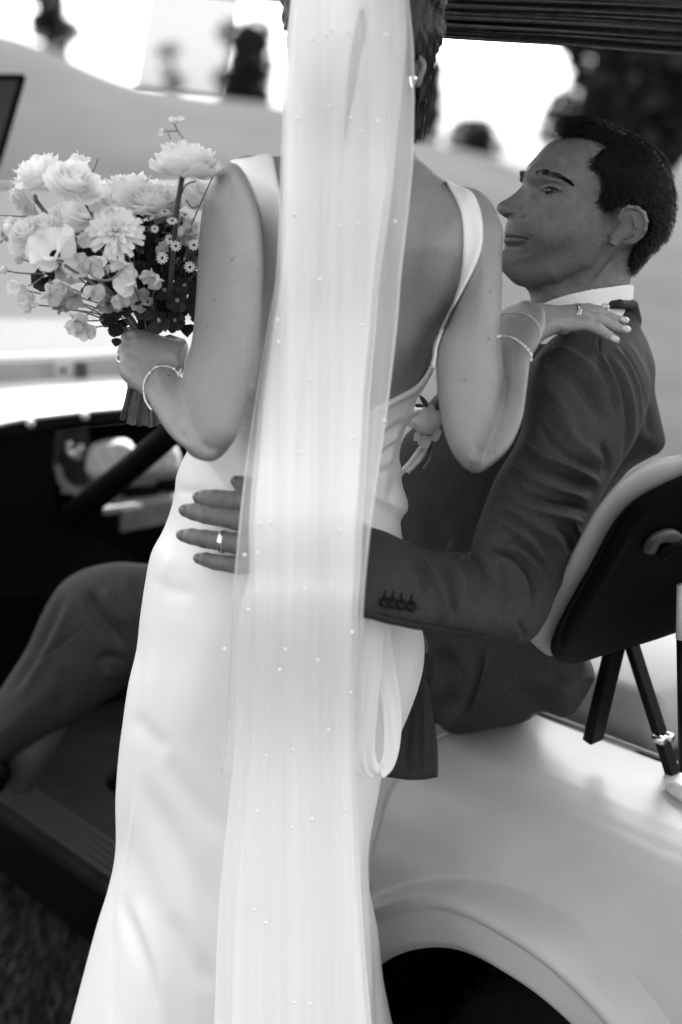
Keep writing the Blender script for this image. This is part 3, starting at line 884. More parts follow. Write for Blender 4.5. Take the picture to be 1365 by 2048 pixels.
for c_ in (o, e_):
    c_.parent = hs_; c_.location = -np.array(hs_.location)
o.name = 'sheet'
mb = MB()
# ================================================================== the bride
bride = root('person', (0.0, 1.66, 0.0), 'woman seen from behind in white low-backed dress and long pearl veil, holding bouquet', 'person')

# distance of her middle from the camera, along the ground
def bY(X, Yy):
    return 1.655 + 0 * X
TORSO = [(478, 332), (512, 320), (560, 312), (610, 302), (650, 285), (655, 230), (660, 180), (812, 180), (818, 240), (826, 300), (862, 338), (905, 372), (950, 392), (982, 445), (985, 520), (955, 585), (905, 650), (882, 700), (870, 730), (852, 766), (832, 798), (815, 836), (803, 868), (797, 960), (800, 1030), (640, 1060), (430, 1030), (372, 990), (385, 930), (440, 870), (478, 800), (500, 740), (516, 680), (522, 600), (512, 520), (495, 420)]
T_TORSO = [(700, 250, .062), (700, 420, .10), (700, 600, .105), (700, 850, .095), (700, 1000, .105)]

fb = Field(225, 1275, -110, 1090, 1.36, 1.88, 2.8, .0029)
fb.poly(TORSO, .10, T_TORSO, bY, 0)
torso_only = fb.F.copy()
# head and neck under the hair
fb.chain([(728, -5, 1.66, 118), (735, 60, 1.65, 108)], 1.15, .02)
fb.chain([(730, 130, 1.655, 72), (728, 260, 1.65, 74), (720, 360, 1.655, 80)], 1.0, .03)
# shoulder blades and the shoulder caps
fb.chain([(500, 372, 1.625, 44), (470, 400, 1.61, 48)], 1, .03)
fb.chain([(945, 430, 1.635, 38), (960, 470, 1.625, 42)], 1, .03)
# left arm (image left): upper arm down to the elbow, then forearm away to the bouquet
UL = [(470, 332), (438, 348), (414, 385), (402, 440), (396, 520), (392, 600), (384, 680), (366, 750), (352, 830), (372, 900), (410, 922), (445, 905), (470, 880), (482, 845), (497, 780), (514, 700), (524, 610), (527, 510), (520, 430), (500, 372)]
fb.poly(UL, .040, .046, [(460, 360, 1.615), (460, 620, 1.535), (420, 880, 1.49)], .012)
FL = [(415, 921), (372, 898), (338, 868), (314, 832), (296, 800), (287, 768), (294, 735), (318, 722), (350, 745), (372, 760), (420, 770), (470, 800), (478, 860), (450, 905)]
fb.poly(FL, .034, .034, [(430, 880, 1.495), (330, 790, 1.585), (300, 740, 1.63)], .008)
# fist round the stems
FIST = [(246, 662), (262, 652), (290, 660), (340, 676), (372, 682), (376, 700), (362, 738), (338, 734), (316, 750), (306, 790), (280, 785), (256, 768), (240, 750), (235, 728), (237, 712), (236, 700), (240, 684), (247, 672)]
fb.poly(FIST, .020, .026, [(240, 700, 1.655), (300, 720, 1.64), (370, 690, 1.655)], .008)
for (a, b, c_) in [((250, 672), (248, 690), 0), ((243, 700), (242, 715), 1), ((243, 730), (246, 745), 2), ((262, 765), (270, 775), 3)]:
    fb.chain([(a[0] + 14, a[1], 1.645, 12), (a[0] + 4, a[1] + 4, 1.672, 12), (a[0] + 26, a[1] + 8, 1.70, 11), (a[0] + 58, a[1] + 6, 1.705, 10)], 1, .004)
fb.chain([(352, 700, 1.65, 13), (362, 688, 1.675, 12), (340, 680, 1.70, 11), (300, 690, 1.712, 10)], 1, .004)
# right arm: upper arm to the elbow, forearm rising to his shoulder
UR = [(930, 392), (962, 408), (988, 440), (1001, 490), (1005, 540), (1004, 600), (1003, 680), (1012, 780), (1015, 860), (1000, 905), (972, 936), (950, 944), (928, 934), (905, 905), (890, 868), (880, 820), (874, 770), (873, 720), (882, 680), (905, 636), (925, 570), (930, 480)]
fb.poly(UR, .042, .046, [(960, 430, 1.625), (940, 650, 1.56), (950, 900, 1.49)], .012)
FR = [(996, 690), (998, 650), (1003, 622), (1030, 608), (1060, 604), (1088, 618), (1090, 655), (1078, 690), (1063, 716), (1056, 760), (1051, 800), (1044, 840), (1024, 888), (994, 922), (958, 943), (930, 925), (940, 860), (975, 800), (994, 745)]
fb.poly(FR, .034, .036, [(960, 910, 1.497), (1010, 800, 1.535), (1040, 640, 1.635)], .007)
# right hand flat on his shoulder
HR = [(1046, 612), (1070, 606), (1110, 610), (1150, 613), (1180, 618), (1192, 636), (1186, 654), (1160, 662), (1125, 664), (1095, 676), (1072, 690), (1050, 670)]
fb.poly(HR, .018, .030, [(1050, 650, 1.635), (1110, 635, 1.655), (1190, 635, 1.67)], .010)
FINGERS_R = [
    [(1130, 652, 1.634, 13), (1172, 648, 1.636, 12.5), (1196, 657, 1.636, 12.6), (1216, 670, 1.637, 10.5), (1233, 681, 1.638, 8.6)],
    [(1120, 640, 1.652, 14), (1166, 632, 1.654, 13), (1198, 638, 1.655, 12.6), (1228, 652, 1.655, 11), (1250, 661, 1.656, 8.8)],
    [(1115, 628, 1.672, 14), (1164, 622, 1.676, 12.5), (1196, 625, 1.678, 12.4), (1226, 636, 1.679, 10.6), (1247, 643, 1.680, 8.6)],
    [(1112, 624, 1.690, 13), (1156, 618, 1.698, 11.5), (1180, 617, 1.700, 11), (1198, 620, 1.702, 9.5), (1209, 623, 1.703, 8)]]
for fg in FINGERS_R:
    fb.chain(fg, 1, .0035)
fb.chain([(1075, 650, 1.66, 18), (1100, 655, 1.70, 13), (1130, 662, 1.73, 10)], 1, .006)
Vb, Qb = fb.mesh()
Qb = orient(Vb, Qb)
Vb = relax(Vb, Qb, 2)
Vb = folds(Vb, Qb, [
    ([(1003, 640), (1001, 700), (1006, 770), (1012, 830)], 5, -1.6),
    ([(360, 820), (352, 850), (362, 870), (385, 886)], 10, -2.2),
    ([(1090, 622), (1094, 650), (1092, 672)], 2.6, -1.1), ([(1097, 624), (1102, 650), (1100, 668)], 2.6, -.9), ([(1107, 628), (1112, 650), (1109, 664)], 2.6, -.7),
    ([(1084, 630), (1086, 655), (1084, 680)], 2.4, -.7),
    ([(1115, 618), (1150, 622), (1175, 626)], 4, .7), ([(1120, 634), (1150, 638)], 4, .6),
    ([(1108, 640), (1130, 646), (1150, 648)], 3.5, -.6), ([(1144, 648), (1148, 658)], 2.5, -.8),
    ([(1180, 634), (1186, 646)], 4, .6), ([(1196, 626), (1200, 638)], 4, .6),
    ([(272, 668), (262, 690), (258, 720)], 6, -1.2), ([(236, 705), (262, 706), (286, 716)], 5, -1.3), ([(238, 726), (262, 732), (280, 742)], 5, -1.0),
    ([(340, 735), (318, 752), (305, 785)], 6, -.8),
    ([(856, 380), (838, 470), (822, 600), (812, 700)], 20, -5.0), ([(905, 430), (885, 520), (862, 610), (858, 660)], 24, 6.0), ([(870, 650), (850, 700), (836, 760)], 14, -2.5), ([(945, 880), (960, 900), (980, 905)], 7, -1.4), ([(930, 905), (950, 922), (972, 918)], 5, 1.2), ([(405, 880), (418, 898), (440, 892)], 7, -1.4),
    ([(905, 380), (870, 360), (835, 345)], 12, -1.6), ([(985, 460), (960, 540), (912, 630)], 12, -2.0),
    ([(700, 380), (690, 560), (690, 800)], 16, -5), ([(560, 400), (600, 500), (620, 620)], 26, 5),
    ([(830, 720), (810, 760), (790, 800)], 8, -.8),
])
Vb = relax(Vb, Qb, 1, .4)
# hidden lower body, part of the same figure
lm = MB()
for sx in (-.15, -.035):
    lm.add(*tube([(sx * .9, 1.66, 1.06), (sx, 1.66, .88), (sx, 1.655, .5), (sx, 1.67, .28), (sx, 1.67, .09)], [.08, .07, .05, .045, .03], 12))
    lm.add(*ball((sx, 1.73, .05), .05, 10, 7, (.8, 2.2, .8)))
body_b = mk('body', np.vstack([Vb] + lm.V), [tuple(f) for f in Qb.tolist()] + [tuple(i_ + len(Vb) for i_ in f) for f in lm.F], M['skin'], bride)

# nails on her right hand
nails = []
for (x, y, Y, a, L, W) in [(1229, 677, 1.630, .50, 11, 7.5), (1252, 658, 1.648, .42, 11, 7.5), (1249, 640, 1.671, .35, 11, 7), (1211, 613.5, 1.696, .12, 9, 5.5)]:
    mb = MB()
    Y = fb.front(x, y) - .0004; c = P(x, y, Y); ux = P(x + 10 * math.cos(a), y + 10 * math.sin(a), Y) - c; ux /= np.linalg.norm(ux)
    uy = P(x + 10 * math.sin(a), y - 10 * math.cos(a), Y + .002) - c; uy /= np.linalg.norm(uy)
    uz = np.cross(ux, uy); uz *= -1 if uz[1] > 0 else 1
    s = Y / FPX * 1.02
    V = []; n = 12
    for r in (0, .55, 1):
        for k in range(n):
            th = 2 * math.pi * k / n
            q = np.array([math.cos(th), math.sin(th)])
            q = np.sign(q) * np.abs(q) ** .8 * r
            V.append(c + ux * q[0] * L * .85 * s + uy * q[1] * W * .85 * s + uz * (.0016 - .0022 * q[1] ** 2 - .001 * q[0] ** 2))
    F = [(r * n + k, r * n + (k + 1) % n, (r + 1) * n + (k + 1) % n, (r + 1) * n + k) for r in range(2) for k in range(n)]
    mb.add(V, F)
    o = mb.build('fingernail', M['nail'], body_b)
    m = o.modifiers.new('thick', 'SOLIDIFY'); m.thickness = .0012

# ------------------------------------------------------------------ dress
fd = Field(118, 985, 290, 2200, 1.36, 2.18, 3.4, .0036)
# bodice: a shell round the torso, cut to the traced neckline
fd.poly(TORSO, .10, T_TORSO, bY, 0)
for ch in [[(500, 372, 1.625, 44), (470, 400, 1.61, 48)], [(945, 430, 1.635, 38), (960, 470, 1.625, 42)]]:
    fd.chain(ch, 1, .03)
fd.poly(UR, .042, .046, [(960, 430, 1.625), (940, 650, 1.56), (950, 900, 1.49)], .012)
shell = fd.F - .0042
STRAP_L = [(462, 322), (500, 316), (541, 310), (552, 345), (562, 400), (570, 470), (578, 560), (590, 660), (640, 760), (700, 850), (735, 824), (790, 796), (830, 774), (852, 752), (864, 722), (871, 690), (874, 700), (868, 736), (852, 768), (832, 800), (815, 838), (803, 870), (797, 920), (800, 1060), (350, 1060), (360, 960), (380, 900), (460, 830), (500, 735), (514, 690), (516, 612), (523, 560), (527, 500), (521, 430), (500, 370), (478, 334)]
STRAP_R = [(893, 362), (912, 372), (942, 384), (960, 420), (965, 465), (960, 505), (944, 545), (915, 600), (893, 642), (876, 690), (870, 716), (868, 694), (884, 655), (905, 610), (922, 560), (928, 500), (926, 440), (915, 402)]
reg = np.maximum(poly_dist(catmull(STRAP_L, True, 4), fd.X, fd.Y), poly_dist(catmull(STRAP_R, True, 5), fd.X, fd.Y)) * 1.6 / FPX
h = -reg[:, :, None] - .001
fd.F = np.clip(-smin(-shell, -h, .003), -.05, .04).astype(np.float32)
SK = [(400, 880), (372, 908), (354, 950), (350, 985), (342, 1020), (326, 1062), (303, 1106), (291, 1165), (281, 1235), (274, 1300), (258, 1370), (246, 1450), (238, 1510), (231, 1600), (230, 1700), (216, 1775), (196, 1840), (176, 1910), (154, 1990), (136, 2060), (100, 2200), (0, 2700), (980, 2700), (830, 2250), (795, 2080), (779, 2010), (765, 1945), (754, 1860), (738, 1780), (736, 1720), (744, 1660), (756, 1600), (768, 1540), (790, 1490), (815, 1430), (836, 1370), (846, 1320), (844, 1268), (824, 1180), (806, 1080), (797, 1000), (788, 935), (790, 900), (812, 850), (845, 815), (700, 840), (560, 860)]
def skT(X, Yy):
    g_ = np.arange(700, 2400, 10.); v_ = np.interp(g_, [820, 900, 1000, 1150, 1300, 1450, 1600, 1800, 2000, 2200], [.09, .10, .110, .128, .138, .135, .130, .135, .155, .18]); kk = np.exp(-np.linspace(-2.2, 2.2, 37) ** 2); v_ = np.convolve(np.pad(v_, 18, 'edge'), kk / kk.sum(), 'valid'); return np.interp(Yy, g_, v_)
def skR(X, Yy):
    return .115 + 0 * Yy
fd.poly(SK, skR, skT, lambda X, Yy: 1.655 + 0 * X, .006)
Vd, Qd = fd.mesh()
Qd = orient(Vd, Qd)
Vd = relax(Vd, Qd, 2)
dl = [
    # upper hem lines of the back neckline
    ([(872, 706), (862, 740), (834, 778), (790, 802), (735, 830), (690, 850)], 5, 3.0), ([(866, 735), (840, 788), (790, 815), (735, 845)], 5, -1.5),
    ([(812, 838), (780, 862), (752, 890)], 6, -2.5), ([(800, 862), (775, 885), (756, 905)], 5, 2.5), ([(795, 880), (770, 905), (752, 922)], 5, -2.5),
    ([(790, 905), (768, 925), (750, 935)], 5, 2.4), ([(788, 930), (765, 945), (745, 950)], 4, -2),
    ([(820, 815), (785, 842), (750, 868)], 6, 2.4), ([(836, 800), (800, 850), (772, 940), (770, 1010)], 8, 2.6), ([(800, 960), (782, 990), (780, 1050)], 9, -3),
    ([(478, 830), (505, 845), (540, 862)], 6, -2.5), ([(470, 858), (500, 868), (540, 876)], 5, -2.5), ([(486, 800), (515, 812), (545, 830)], 6, -2.5), ([(470, 872), (510, 881), (548, 884)], 4, 2.4),
    ([(500, 770), (530, 790), (560, 812)], 8, 2.5), ([(510, 730), (535, 760), (560, 790)], 7, -2),
    # skirt
    ([(300, 1110), (282, 1260), (275, 1400), (262, 1600), (245, 1760), (220, 1940)], 10, -2.2), ([(275, 1560), (258, 1680), (236, 1800), (216, 2020)], 6, 2.5),
    ([(300, 1470), (350, 1560), (410, 1630), (470, 1680)], 26, -3.4), ([(285, 1540), (330, 1650), (395, 1760), (450, 1870)], 24, -4.2), ([(270, 1600), (315, 1730), (370, 1850), (420, 1960)], 26, 3.2),
    ([(236, 1780), (268, 1870), (300, 1960), (320, 2080)], 16, -5.5), ([(228, 1800), (226, 1950), (222, 2080)], 10, -3), ([(340, 1820), (380, 1910), (425, 1990)], 22, -3.6), ([(262, 1790), (300, 1890), (350, 2060)], 20, 3.2),
    ([(352, 1640), (380, 1760), (392, 1900), (384, 2080)], 22, 2.4),
    ([(700, 1560), (692, 1760), (700, 1900), (708, 2080)], 12, -5), ([(724, 1600), (712, 1800), (722, 2080)], 11, 5), ([(740, 1820), (754, 1950), (764, 2090)], 9, -4), ([(748, 1660), (730, 1800), (738, 1900), (745, 2080)], 9, 4),
    ([(842, 1290), (800, 1370), (770, 1470)], 18, 3), ([(660, 1650), (655, 1850), (660, 2040)], 14, 3.5),
    ([(345, 1010), (360, 1120), (352, 1250)], 26, -2), ([(430, 1180), (400, 1350), (380, 1500)], 30, 2.4), ([(330, 1300), (318, 1450), (310, 1540)], 18, -2.2),
    ([(545, 850), (600, 960), (640, 1080)], 30, -3),
    ([(300, 1150), (340, 1180), (400, 1190)], 16, -1.8), ([(350, 1100), (330, 1140), (318, 1200)], 12, 1.8), ([(345, 975), (380, 985), (420, 975)], 9, -1.5), ([(262, 1420), (300, 1470), (350, 1500)], 20, -2.5),
]
Vd = folds(Vd, Qd, dl)
px_, py_, t_ = proj(Vd)
nz = np.zeros(len(Vd))
for (fx, fy, ph, am) in [(.011, .004, .3, .8), (.023, -.009, 1.1, .5), (.017, .013, 2.2, .45), (.041, .006, 4, .25)]:
    nz += am * np.sin(px_ * fx + py_ * fy + ph)
Nn = vnormals(Vd, Qd)
Vd = Vd + Nn * (nz * .0009 * np.clip((py_ - 900) / 300, 0, 1.6))[:, None]
dress = mk('dress', Vd, Qd, M['dress'], bride)

# the thin seam down the side of the skirt
sp = catmull([(276, 1300), (268, 1500), (262, 1600), (246, 1740), (230, 1860), (216, 1960), (208, 2060)], False, 5)

# loop of the train hanging at her right side
def ribbon(pts, w, flat_dir, mtl, name, parent, thick=.004, wave=0):
    """soft band: pts world points, w half widths, flat_dir vector across"""
    mb = MB(); p = np.asarray(pts); n = len(p); K = 9
    w = np.broadcast_to(np.asarray(w, float), (n,))
    fdv = np.broadcast_to(np.asarray(flat_dir, float), (n, 3))
    tn = np.gradient(p, axis=0); tn /= np.linalg.norm(tn, axis=1, keepdims=True)
    V = []
    for i in range(n):
        a = fdv[i] - (fdv[i] @ tn[i]) * tn[i]; a /= np.linalg.norm(a); b = np.cross(tn[i], a)
        for k in range(K):
            s = 2 * k / (K - 1) - 1
            V.append(p[i] + a * w[i] * s + b * (wave * math.sin(s * 5 + i * .25) + .15 * w[i] * (1 - s * s)))
    F = [(i * K + k, i * K + k + 1, (i + 1) * K + k + 1, (i + 1) * K + k) for i in range(n - 1) for k in range(K - 1)]
    mb.add(V, F)
    o = mb.build(name, mtl, parent)
    m = o.modifiers.new('thick', 'SOLIDIFY'); m.thickness = thick
    m = o.modifiers.new('sub', 'SUBSURF'); m.levels = 1; m.render_levels = 1
    return o
lp = catmull([(748, 1226), (745, 1320), (737, 1420), (732, 1490), (740, 1532), (758, 1544), (777, 1528), (786, 1480), (784, 1410), (772, 1330), (762, 1240)], False, 6)
u = np.linspace(0, 1, len(lp))
ribbon(P(lp[:, 0], lp[:, 1], 1.475 + .05 * u), .013 - .004 * np.sin(np.pi * u), (1, .35, 0), M['dress'], 'train_loop', bride, .002, .001)

# ------------------------------------------------------------------ veil of gathered tulle
def veil_layer(rows, ncol, seed, ampl, mtl, name, freq=1.0, dY=0, rough_edges=True, close=0):
    rng = np.random.default_rng(seed)
    rr = np.array(rows, float)
    ys = np.arange(rr[0, 0], rr[-1, 0] + 1, 14.0)
    # smooth interpolation of the edges
    cm = catmull(rr, False, 8)
    Lx = np.interp(ys, cm[:, 0], cm[:, 1]); Rx = np.interp(ys, cm[:, 0], cm[:, 2]); Yd = np.interp(ys, cm[:, 0], cm[:, 3]) + dY
    cs = np.linspace(0, 1, ncol)
    ph = rng.uniform(0, 6.28, 9); fr = np.array([5, 9, 14, 21, 30, 41, 55, 72, 95]) * freq; am = np.array([1.5, 1.3, 1.0, .7, .45, .28, .18, .12, .08])
    am = am * rng.uniform(.6, 1.2, 9)
    V = []
    for j, y in enumerate(ys):
        dr = .5 * np.sin(y / 320 + ph[:, None] * 2) + y / 1900.
        base = cs[None, :] + .012 * np.sin(cs[None, :] * 9 + y / 210 + ph[0])
        wv = (am[:, None] * np.sin(fr[:, None] * base + ph[:, None] + dr)).sum(0)
        wx = (am[:, None] * np.cos(fr[:, None] * base + ph[:, None] + dr)).sum(0)
        g = np.interp(y, [-130, 0, 300, 900, 1500, 2060], [.35, .6, .85, .9, .9, 1.1]) * ampl
        roundy = .045 * (2 * cs - 1) ** 2 * np.interp(y, [-130, 100, 400, 900], [2.0, 1.5, .6, .25])
        x = Lx[j] + (Rx[j] - Lx[j]) * cs + wx * g * 900
        Yw = Yd[j] + roundy + wv * g
        V.append(P(x, np.full(ncol, y), Yw))
    V = np.concatenate(V); n = len(ys)
    i, k = np.meshgrid(np.arange(n - 1), np.arange(ncol - 1), indexing='ij')
    a = (i * ncol + k).ravel()
    Q = np.stack([a, a + 1, a + ncol + 1, a + ncol], 1)
    return V, Q
# rows: py, left px, right px, ground distance
VR1 = [(-150, 640, 770, 1.6), (-110, 606, 800, 1.5453), (-40, 588, 812, 1.5008), (50, 577, 822, 1.4795), (120, 570, 827, 1.477), (290, 563, 826, 1.4912), (400, 560, 818, 1.494), (550, 552, 801, 1.4924), (650, 536, 793, 1.488), (800, 511, 776, 1.4652), (900, 496, 762, 1.445), (1040, 480, 742, 1.41), (1150, 470, 730, 1.407), (1240, 464, 724, 1.41), (1350, 458, 724, 1.435), (1450, 452, 722, 1.46), (1545, 442, 716, 1.4656)]
VR2 = [(-150, 650, 762, 1.6), (-110, 612, 792, 1.5383), (-40, 590, 806, 1.4928), (50, 579, 812, 1.4715), (150, 571, 806, 1.4682), (290, 566, 790, 1.4812), (400, 564, 780, 1.484), (550, 556, 760, 1.4824), (650, 541, 752, 1.478), (800, 520, 740, 1.4552), (900, 512, 735, 1.435), (1040, 500, 726, 1.4), (1150, 500, 722, 1.397), (1240, 480, 716, 1.4), (1500, 470, 712, 1.45), (1800, 440, 724, 1.4393), (2060, 430, 745, 1.413), (2200, 420, 760, 1.385)]
veil_root = None
mb = MB()
V1, Q1 = veil_layer(VR1, 260, 3, .0016, M['veil2'], 'veil')
V2, Q2 = veil_layer(VR2, 260, 8, .0019, M['veil'], 'veil', 1.3)
VR3 = [(r[0], r[1] + (8 if r[0] < 1200 else 30), r[2] - 10, r[3]) for r in VR2]
V3, Q3 = veil_layer(VR3, 240, 21, .0017, M['veil'], 'veil', .8, -.012)
# slits between the gathers where her dark hair shows through the single outer layer
SLITS = [[(668, 16), (677, 30), (664, 110), (652, 208), (646, 205), (653, 110)], [(724, 6), (738, 60), (726, 110), (718, 160), (704, 232), (690, 310), (684, 300), (690, 190), (700, 90)], [(748, 66), (764, 76), (744, 180), (730, 300), (720, 310), (734, 170)]]
def unslit(Vx, Qx, shrink, which=(0, 1, 2)):
    cx, cy, _ = proj(Vx[Qx].mean(1)); keep = np.ones(len(Qx), bool)
    for sl in [SLITS[w] for w in which]:
        keep &= poly_dist(catmull(sl, True, 4), cx, cy) < shrink
    return Qx[keep]
Q3 = unslit(V3, Q3, 3.5, (1,))
n1, n2 = len(V1), len(V2)
veil = mk('veil', np.vstack([V1, V2, V3]), np.vstack([Q1, Q2 + n1, Q3 + n1 + n2]), M['veil'], bride)
veil.data.materials.append(M['veil2'])
mi = np.zeros(len(Q1) + len(Q2) + len(Q3), np.int32); mi[:len(Q1)] = 1
if len(veil.data.polygons) == len(mi):
    veil.data.polygons.foreach_set('material_index', mi)

for rows, side in ((VR1, 1), (VR1, 2), (VR2, 2)):
    rr = catmull(np.array(rows, float), False, 8); rr = rr[rr[:, 0] > -60]
    hy, hx, hY = rr[:, 0], rr[:, side] + (-1.5 if side == 2 else 1.5), rr[:, 3]
    rdy = .045 * np.interp(hy, [-130, 100, 400, 900], [2.0, 1.5, .6, .25])
    mb = MB(); mb.add(*tube(P(hx, hy, hY + rdy - .002), .0007, 5)); mb.build('veil_hem', M['dress'], veil)
PEARLS = [(626, 78), (598, 237), (652, 72), (664, 62), (698, 66), (773, 70), (703, 237), (757, 244), (724, 264), (660, 213), (719, 446), (792, 443), (683, 452), (725, 650), (557, 685), (555, 640), (770, 842), (710, 876), (522, 1047), (543, 1047), (490, 1110), (516, 1106), (680, 1061), (497, 1220), (571, 1299), (450, 1298), (657, 1460), (534, 1511), (516, 1623), (625, 1638), (508, 1820), (532, 1846), (621, 2008), (588, 2005), (560, 1340), (610, 1180), (705, 1265), (586, 1500), (636, 1320), (690, 1620), (585, 1655), (602, 905), (640, 560), (590, 430), (702, 1385), (620, 760)]
pm = None
for (x, y) in PEARLS:
    Yp = np.interp(y, [r[0] for r in VR2], [r[3] for r in VR2]) - .022
    c = P(x, y, Yp)
    if pm is None:
        V, F = ball((0, 0, 0), .0020, 10, 7)
        po = mk('pearl', V, F, M['pearl'], None); pm = po.data
    else:
        po = bpy.data.objects.new('pearl', pm); COL.objects.link(po)
    po.parent = veil; po.location = c - worldloc(bride)

# ------------------------------------------------------------------ hair
fh = Field(548, 905, -140, 340, 1.42, 1.84, 2.6, .003)
fh.chain([(728, -30, 1.655, 150), (730, 30, 1.655, 148)], 1.05, .02)
fh.chain([(722, 70, 1.575, 70), (735, 150, 1.575, 62), (745, 210, 1.585, 40)], .9, .02)
fh.chain([(630, 40, 1.63, 52), (622, 110, 1.61, 46), (640, 190, 1.61, 40), (670, 260, 1.61, 34)], 1.0, .02)
fh.chain([(862, -30, 1.66, 26), (862, 60, 1.665, 26), (850, 130, 1.67, 18), (840, 200, 1.665, 15), (832, 255, 1.66, 12), (827, 290, 1.655, 3)], 1.6, .02)
fh.chain([(590, 0, 1.66, 22), (583, 45, 1.66, 14)], 1.3, .02)
# leave the ear and cheek free
fh.cut_chain([(836, 150, 1.61, 14), (842, 170, 1.62, 10)], 1, .004)
Vh, Qh = fh.mesh(); Qh = orient(Vh, Qh); Vh = relax(Vh, Qh, 2)
Nn = vnormals(Vh, Qh); px_, py_, t_ = proj(Vh)
g = np.sin(px_ * .55 + py_ * .10 + 3 * np.sin(py_ * .02)) + .6 * np.sin(px_ * .9 - py_ * .05 + 2) + .5 * np.sin(px_ * .27 + py_ * .13)
Vh = Vh + Nn * (g * .0011)[:, None]
hair_b = mk('hair', Vh, Qh, M['hair_b'], bride)
mb = MB(); rr_ = random.Random(5)
def lock(pts, r, jit, n, seg=3):
    for _ in range(n):
        o = np.array([rr_.gauss(0, jit), rr_.gauss(0, jit * .6), 0])
        sp = []
        for i, q in enumerate(pts):
            k = .4 + .6 * i / (len(pts) - 1)
            sp.append((q[0] + o[0] * k + rr_.gauss(0, jit * .15), q[1] + o[1] * k, q[2] + rr_.uniform(-.012, .012) * k))
        c = catmull(sp, False, 5)
        w = P(c[:, 0], c[:, 1], c[:, 2])
        mb.add(*tube(w, r * np.linspace(1, .35, len(w)), seg, False))
lock([(845, -60, 1.60), (868, 10, 1.63), (866, 70, 1.65), (856, 130, 1.66), (846, 200, 1.66), (832, 280, 1.655)], .00045, 9, 120)
lock([(820, -70, 1.60), (846, -30, 1.605), (866, 10, 1.625), (880, 36, 1.66)], .0005, 12, 80)
lock([(836, 40, 1.61), (846, 50, 1.61), (862, 70, 1.63), (866, 100, 1.66)], .0005, 9, 60)
lock([(872, 60, 1.65), (860, 110, 1.66), (856, 150, 1.66), (862, 190, 1.66), (852, 240, 1.655), (834, 290, 1.65)], .0003, 7, 24)
lock([(884, 60, 1.66), (868, 102, 1.66), (872, 108, 1.66)], .0003, 4, 8)
lock([(600, -50, 1.60), (584, 0, 1.63), (577, 40, 1.65), (582, 66, 1.66)], .0005, 5, 40)
hs = mb.build('hair_strands', M['hair_b'], hair_b); hs['kind'] = 'stuff'

# earring and ear
mb = MB(); mb.add(*ball(P(829, 158, 1.60), .0042, 10, 8, (.8, .8, 1.4)))
mb.build('earring', M['metal'], bride)
mb = MB()
ep = catmull([(838, 118), (846, 124), (846, 140), (838, 156), (830, 160)], False, 5)
mb.add(*tube(P(ep[:, 0], ep[:, 1], 1.605), .0035, 8))
mb.add(*ball(P(836, 140, 1.615), .011, 10, 8, (.6, .6, 1.7)))
mb.build('ear', M['skin'], bride)

# bracelets and ring
def band(name, pts, r, mtl, parent, beads=0, br=0, chain=False):
    mb = MB(); p = np.array(pts, float)
    c = catmull(p, False, 8)
    ys_ = np.array([fb.front(a, b) for a, b in c[:, :2]]); ys_ = np.minimum(ys_, c[:, 2] + .03)
    for _ in range(3): ys_[1:-1] = (ys_[:-2] + ys_[1:-1] + ys_[2:]) / 3
    w = P(c[:, 0], c[:, 1], ys_ - max(br, r) * .8)
    if not beads:
        mb.add(*tube(w, r, 6))
    else:
        mb.add(*tube(w, r * .6, 4))
        d = np.concatenate([[0], np.cumsum(np.linalg.norm(np.diff(w, axis=0), axis=1))])
        for k in range(beads):
            s = d[-1] * (k + .5) / beads
            q = np.array([np.interp(s, d, w[:, i]) for i in range(3)])
            q2 = np.array([np.interp(s + .001, d, w[:, i]) for i in range(3)]) - q
            q2 /= np.linalg.norm(q2) + 1e-9
            if chain:
                mb.add(*tube([q - q2 * br * 1.5, q - q2 * br * .6, q + q2 * br * .6, q + q2 * br * 1.5], [br * .35, br * .8, br * .8, br * .35], 6))
            else:
                mb.add(*ball(q, br, 7, 5))
    return mb.build(name, mtl, parent)
band('bracelet', [(1004, 632, 1.625), (1012, 627, 1.60), (1028, 625, 1.594), (1048, 627, 1.594), (1066, 636, 1.598), (1076, 648, 1.61), (1081, 664, 1.625), (1080, 676, 1.645)], .0006, M['metal'], bride, 34, .0009)
band('bracelet', [(994, 676, 1.60), (1000, 672, 1.580), (1016, 673, 1.566), (1032, 679, 1.566), (1046, 689, 1.572), (1057, 700, 1.585), (1064, 712, 1.61), (1063, 722, 1.63)], .0008, M['pearl'], bride, 20, .0017, True)
band('bracelet', [(304, 820, 1.565), (293, 804, 1.560), (288, 782, 1.562), (291, 760, 1.572), (303, 742, 1.588), (320, 733, 1.596), (340, 735, 1.594), (354, 744, 1.588), (362, 756, 1.59)], .001, M['metal'], bride, 62, .0014)
band('bracelet', [(300, 748, 1.580), (306, 738, 1.590), (318, 731, 1.596), (333, 731, 1.597), (348, 736, 1.595), (360, 746, 1.592)], .0014, M['metal'], bride)
for dx in (-3.0, 0, 3.0):
    band('ring', [(1157 + dx, 629, 1.668), (1159 + dx, 620, 1.659), (1158 + dx, 612, 1.664), (1155 + dx, 608, 1.676)], .0009, M['metal'], bride, 9 if dx == 0 else 0, .0013)
band('ring', [(243, 725, 1.66), (236, 722, 1.655), (235, 714, 1.655), (240, 708, 1.66)], .0011, M['metal'], bride)
# ================================================================== the groom
groom = root('person', (.33, 1.9, 0.28), 'man in dark suit seated in the cart, profile turned left, arm round her waist', 'person')

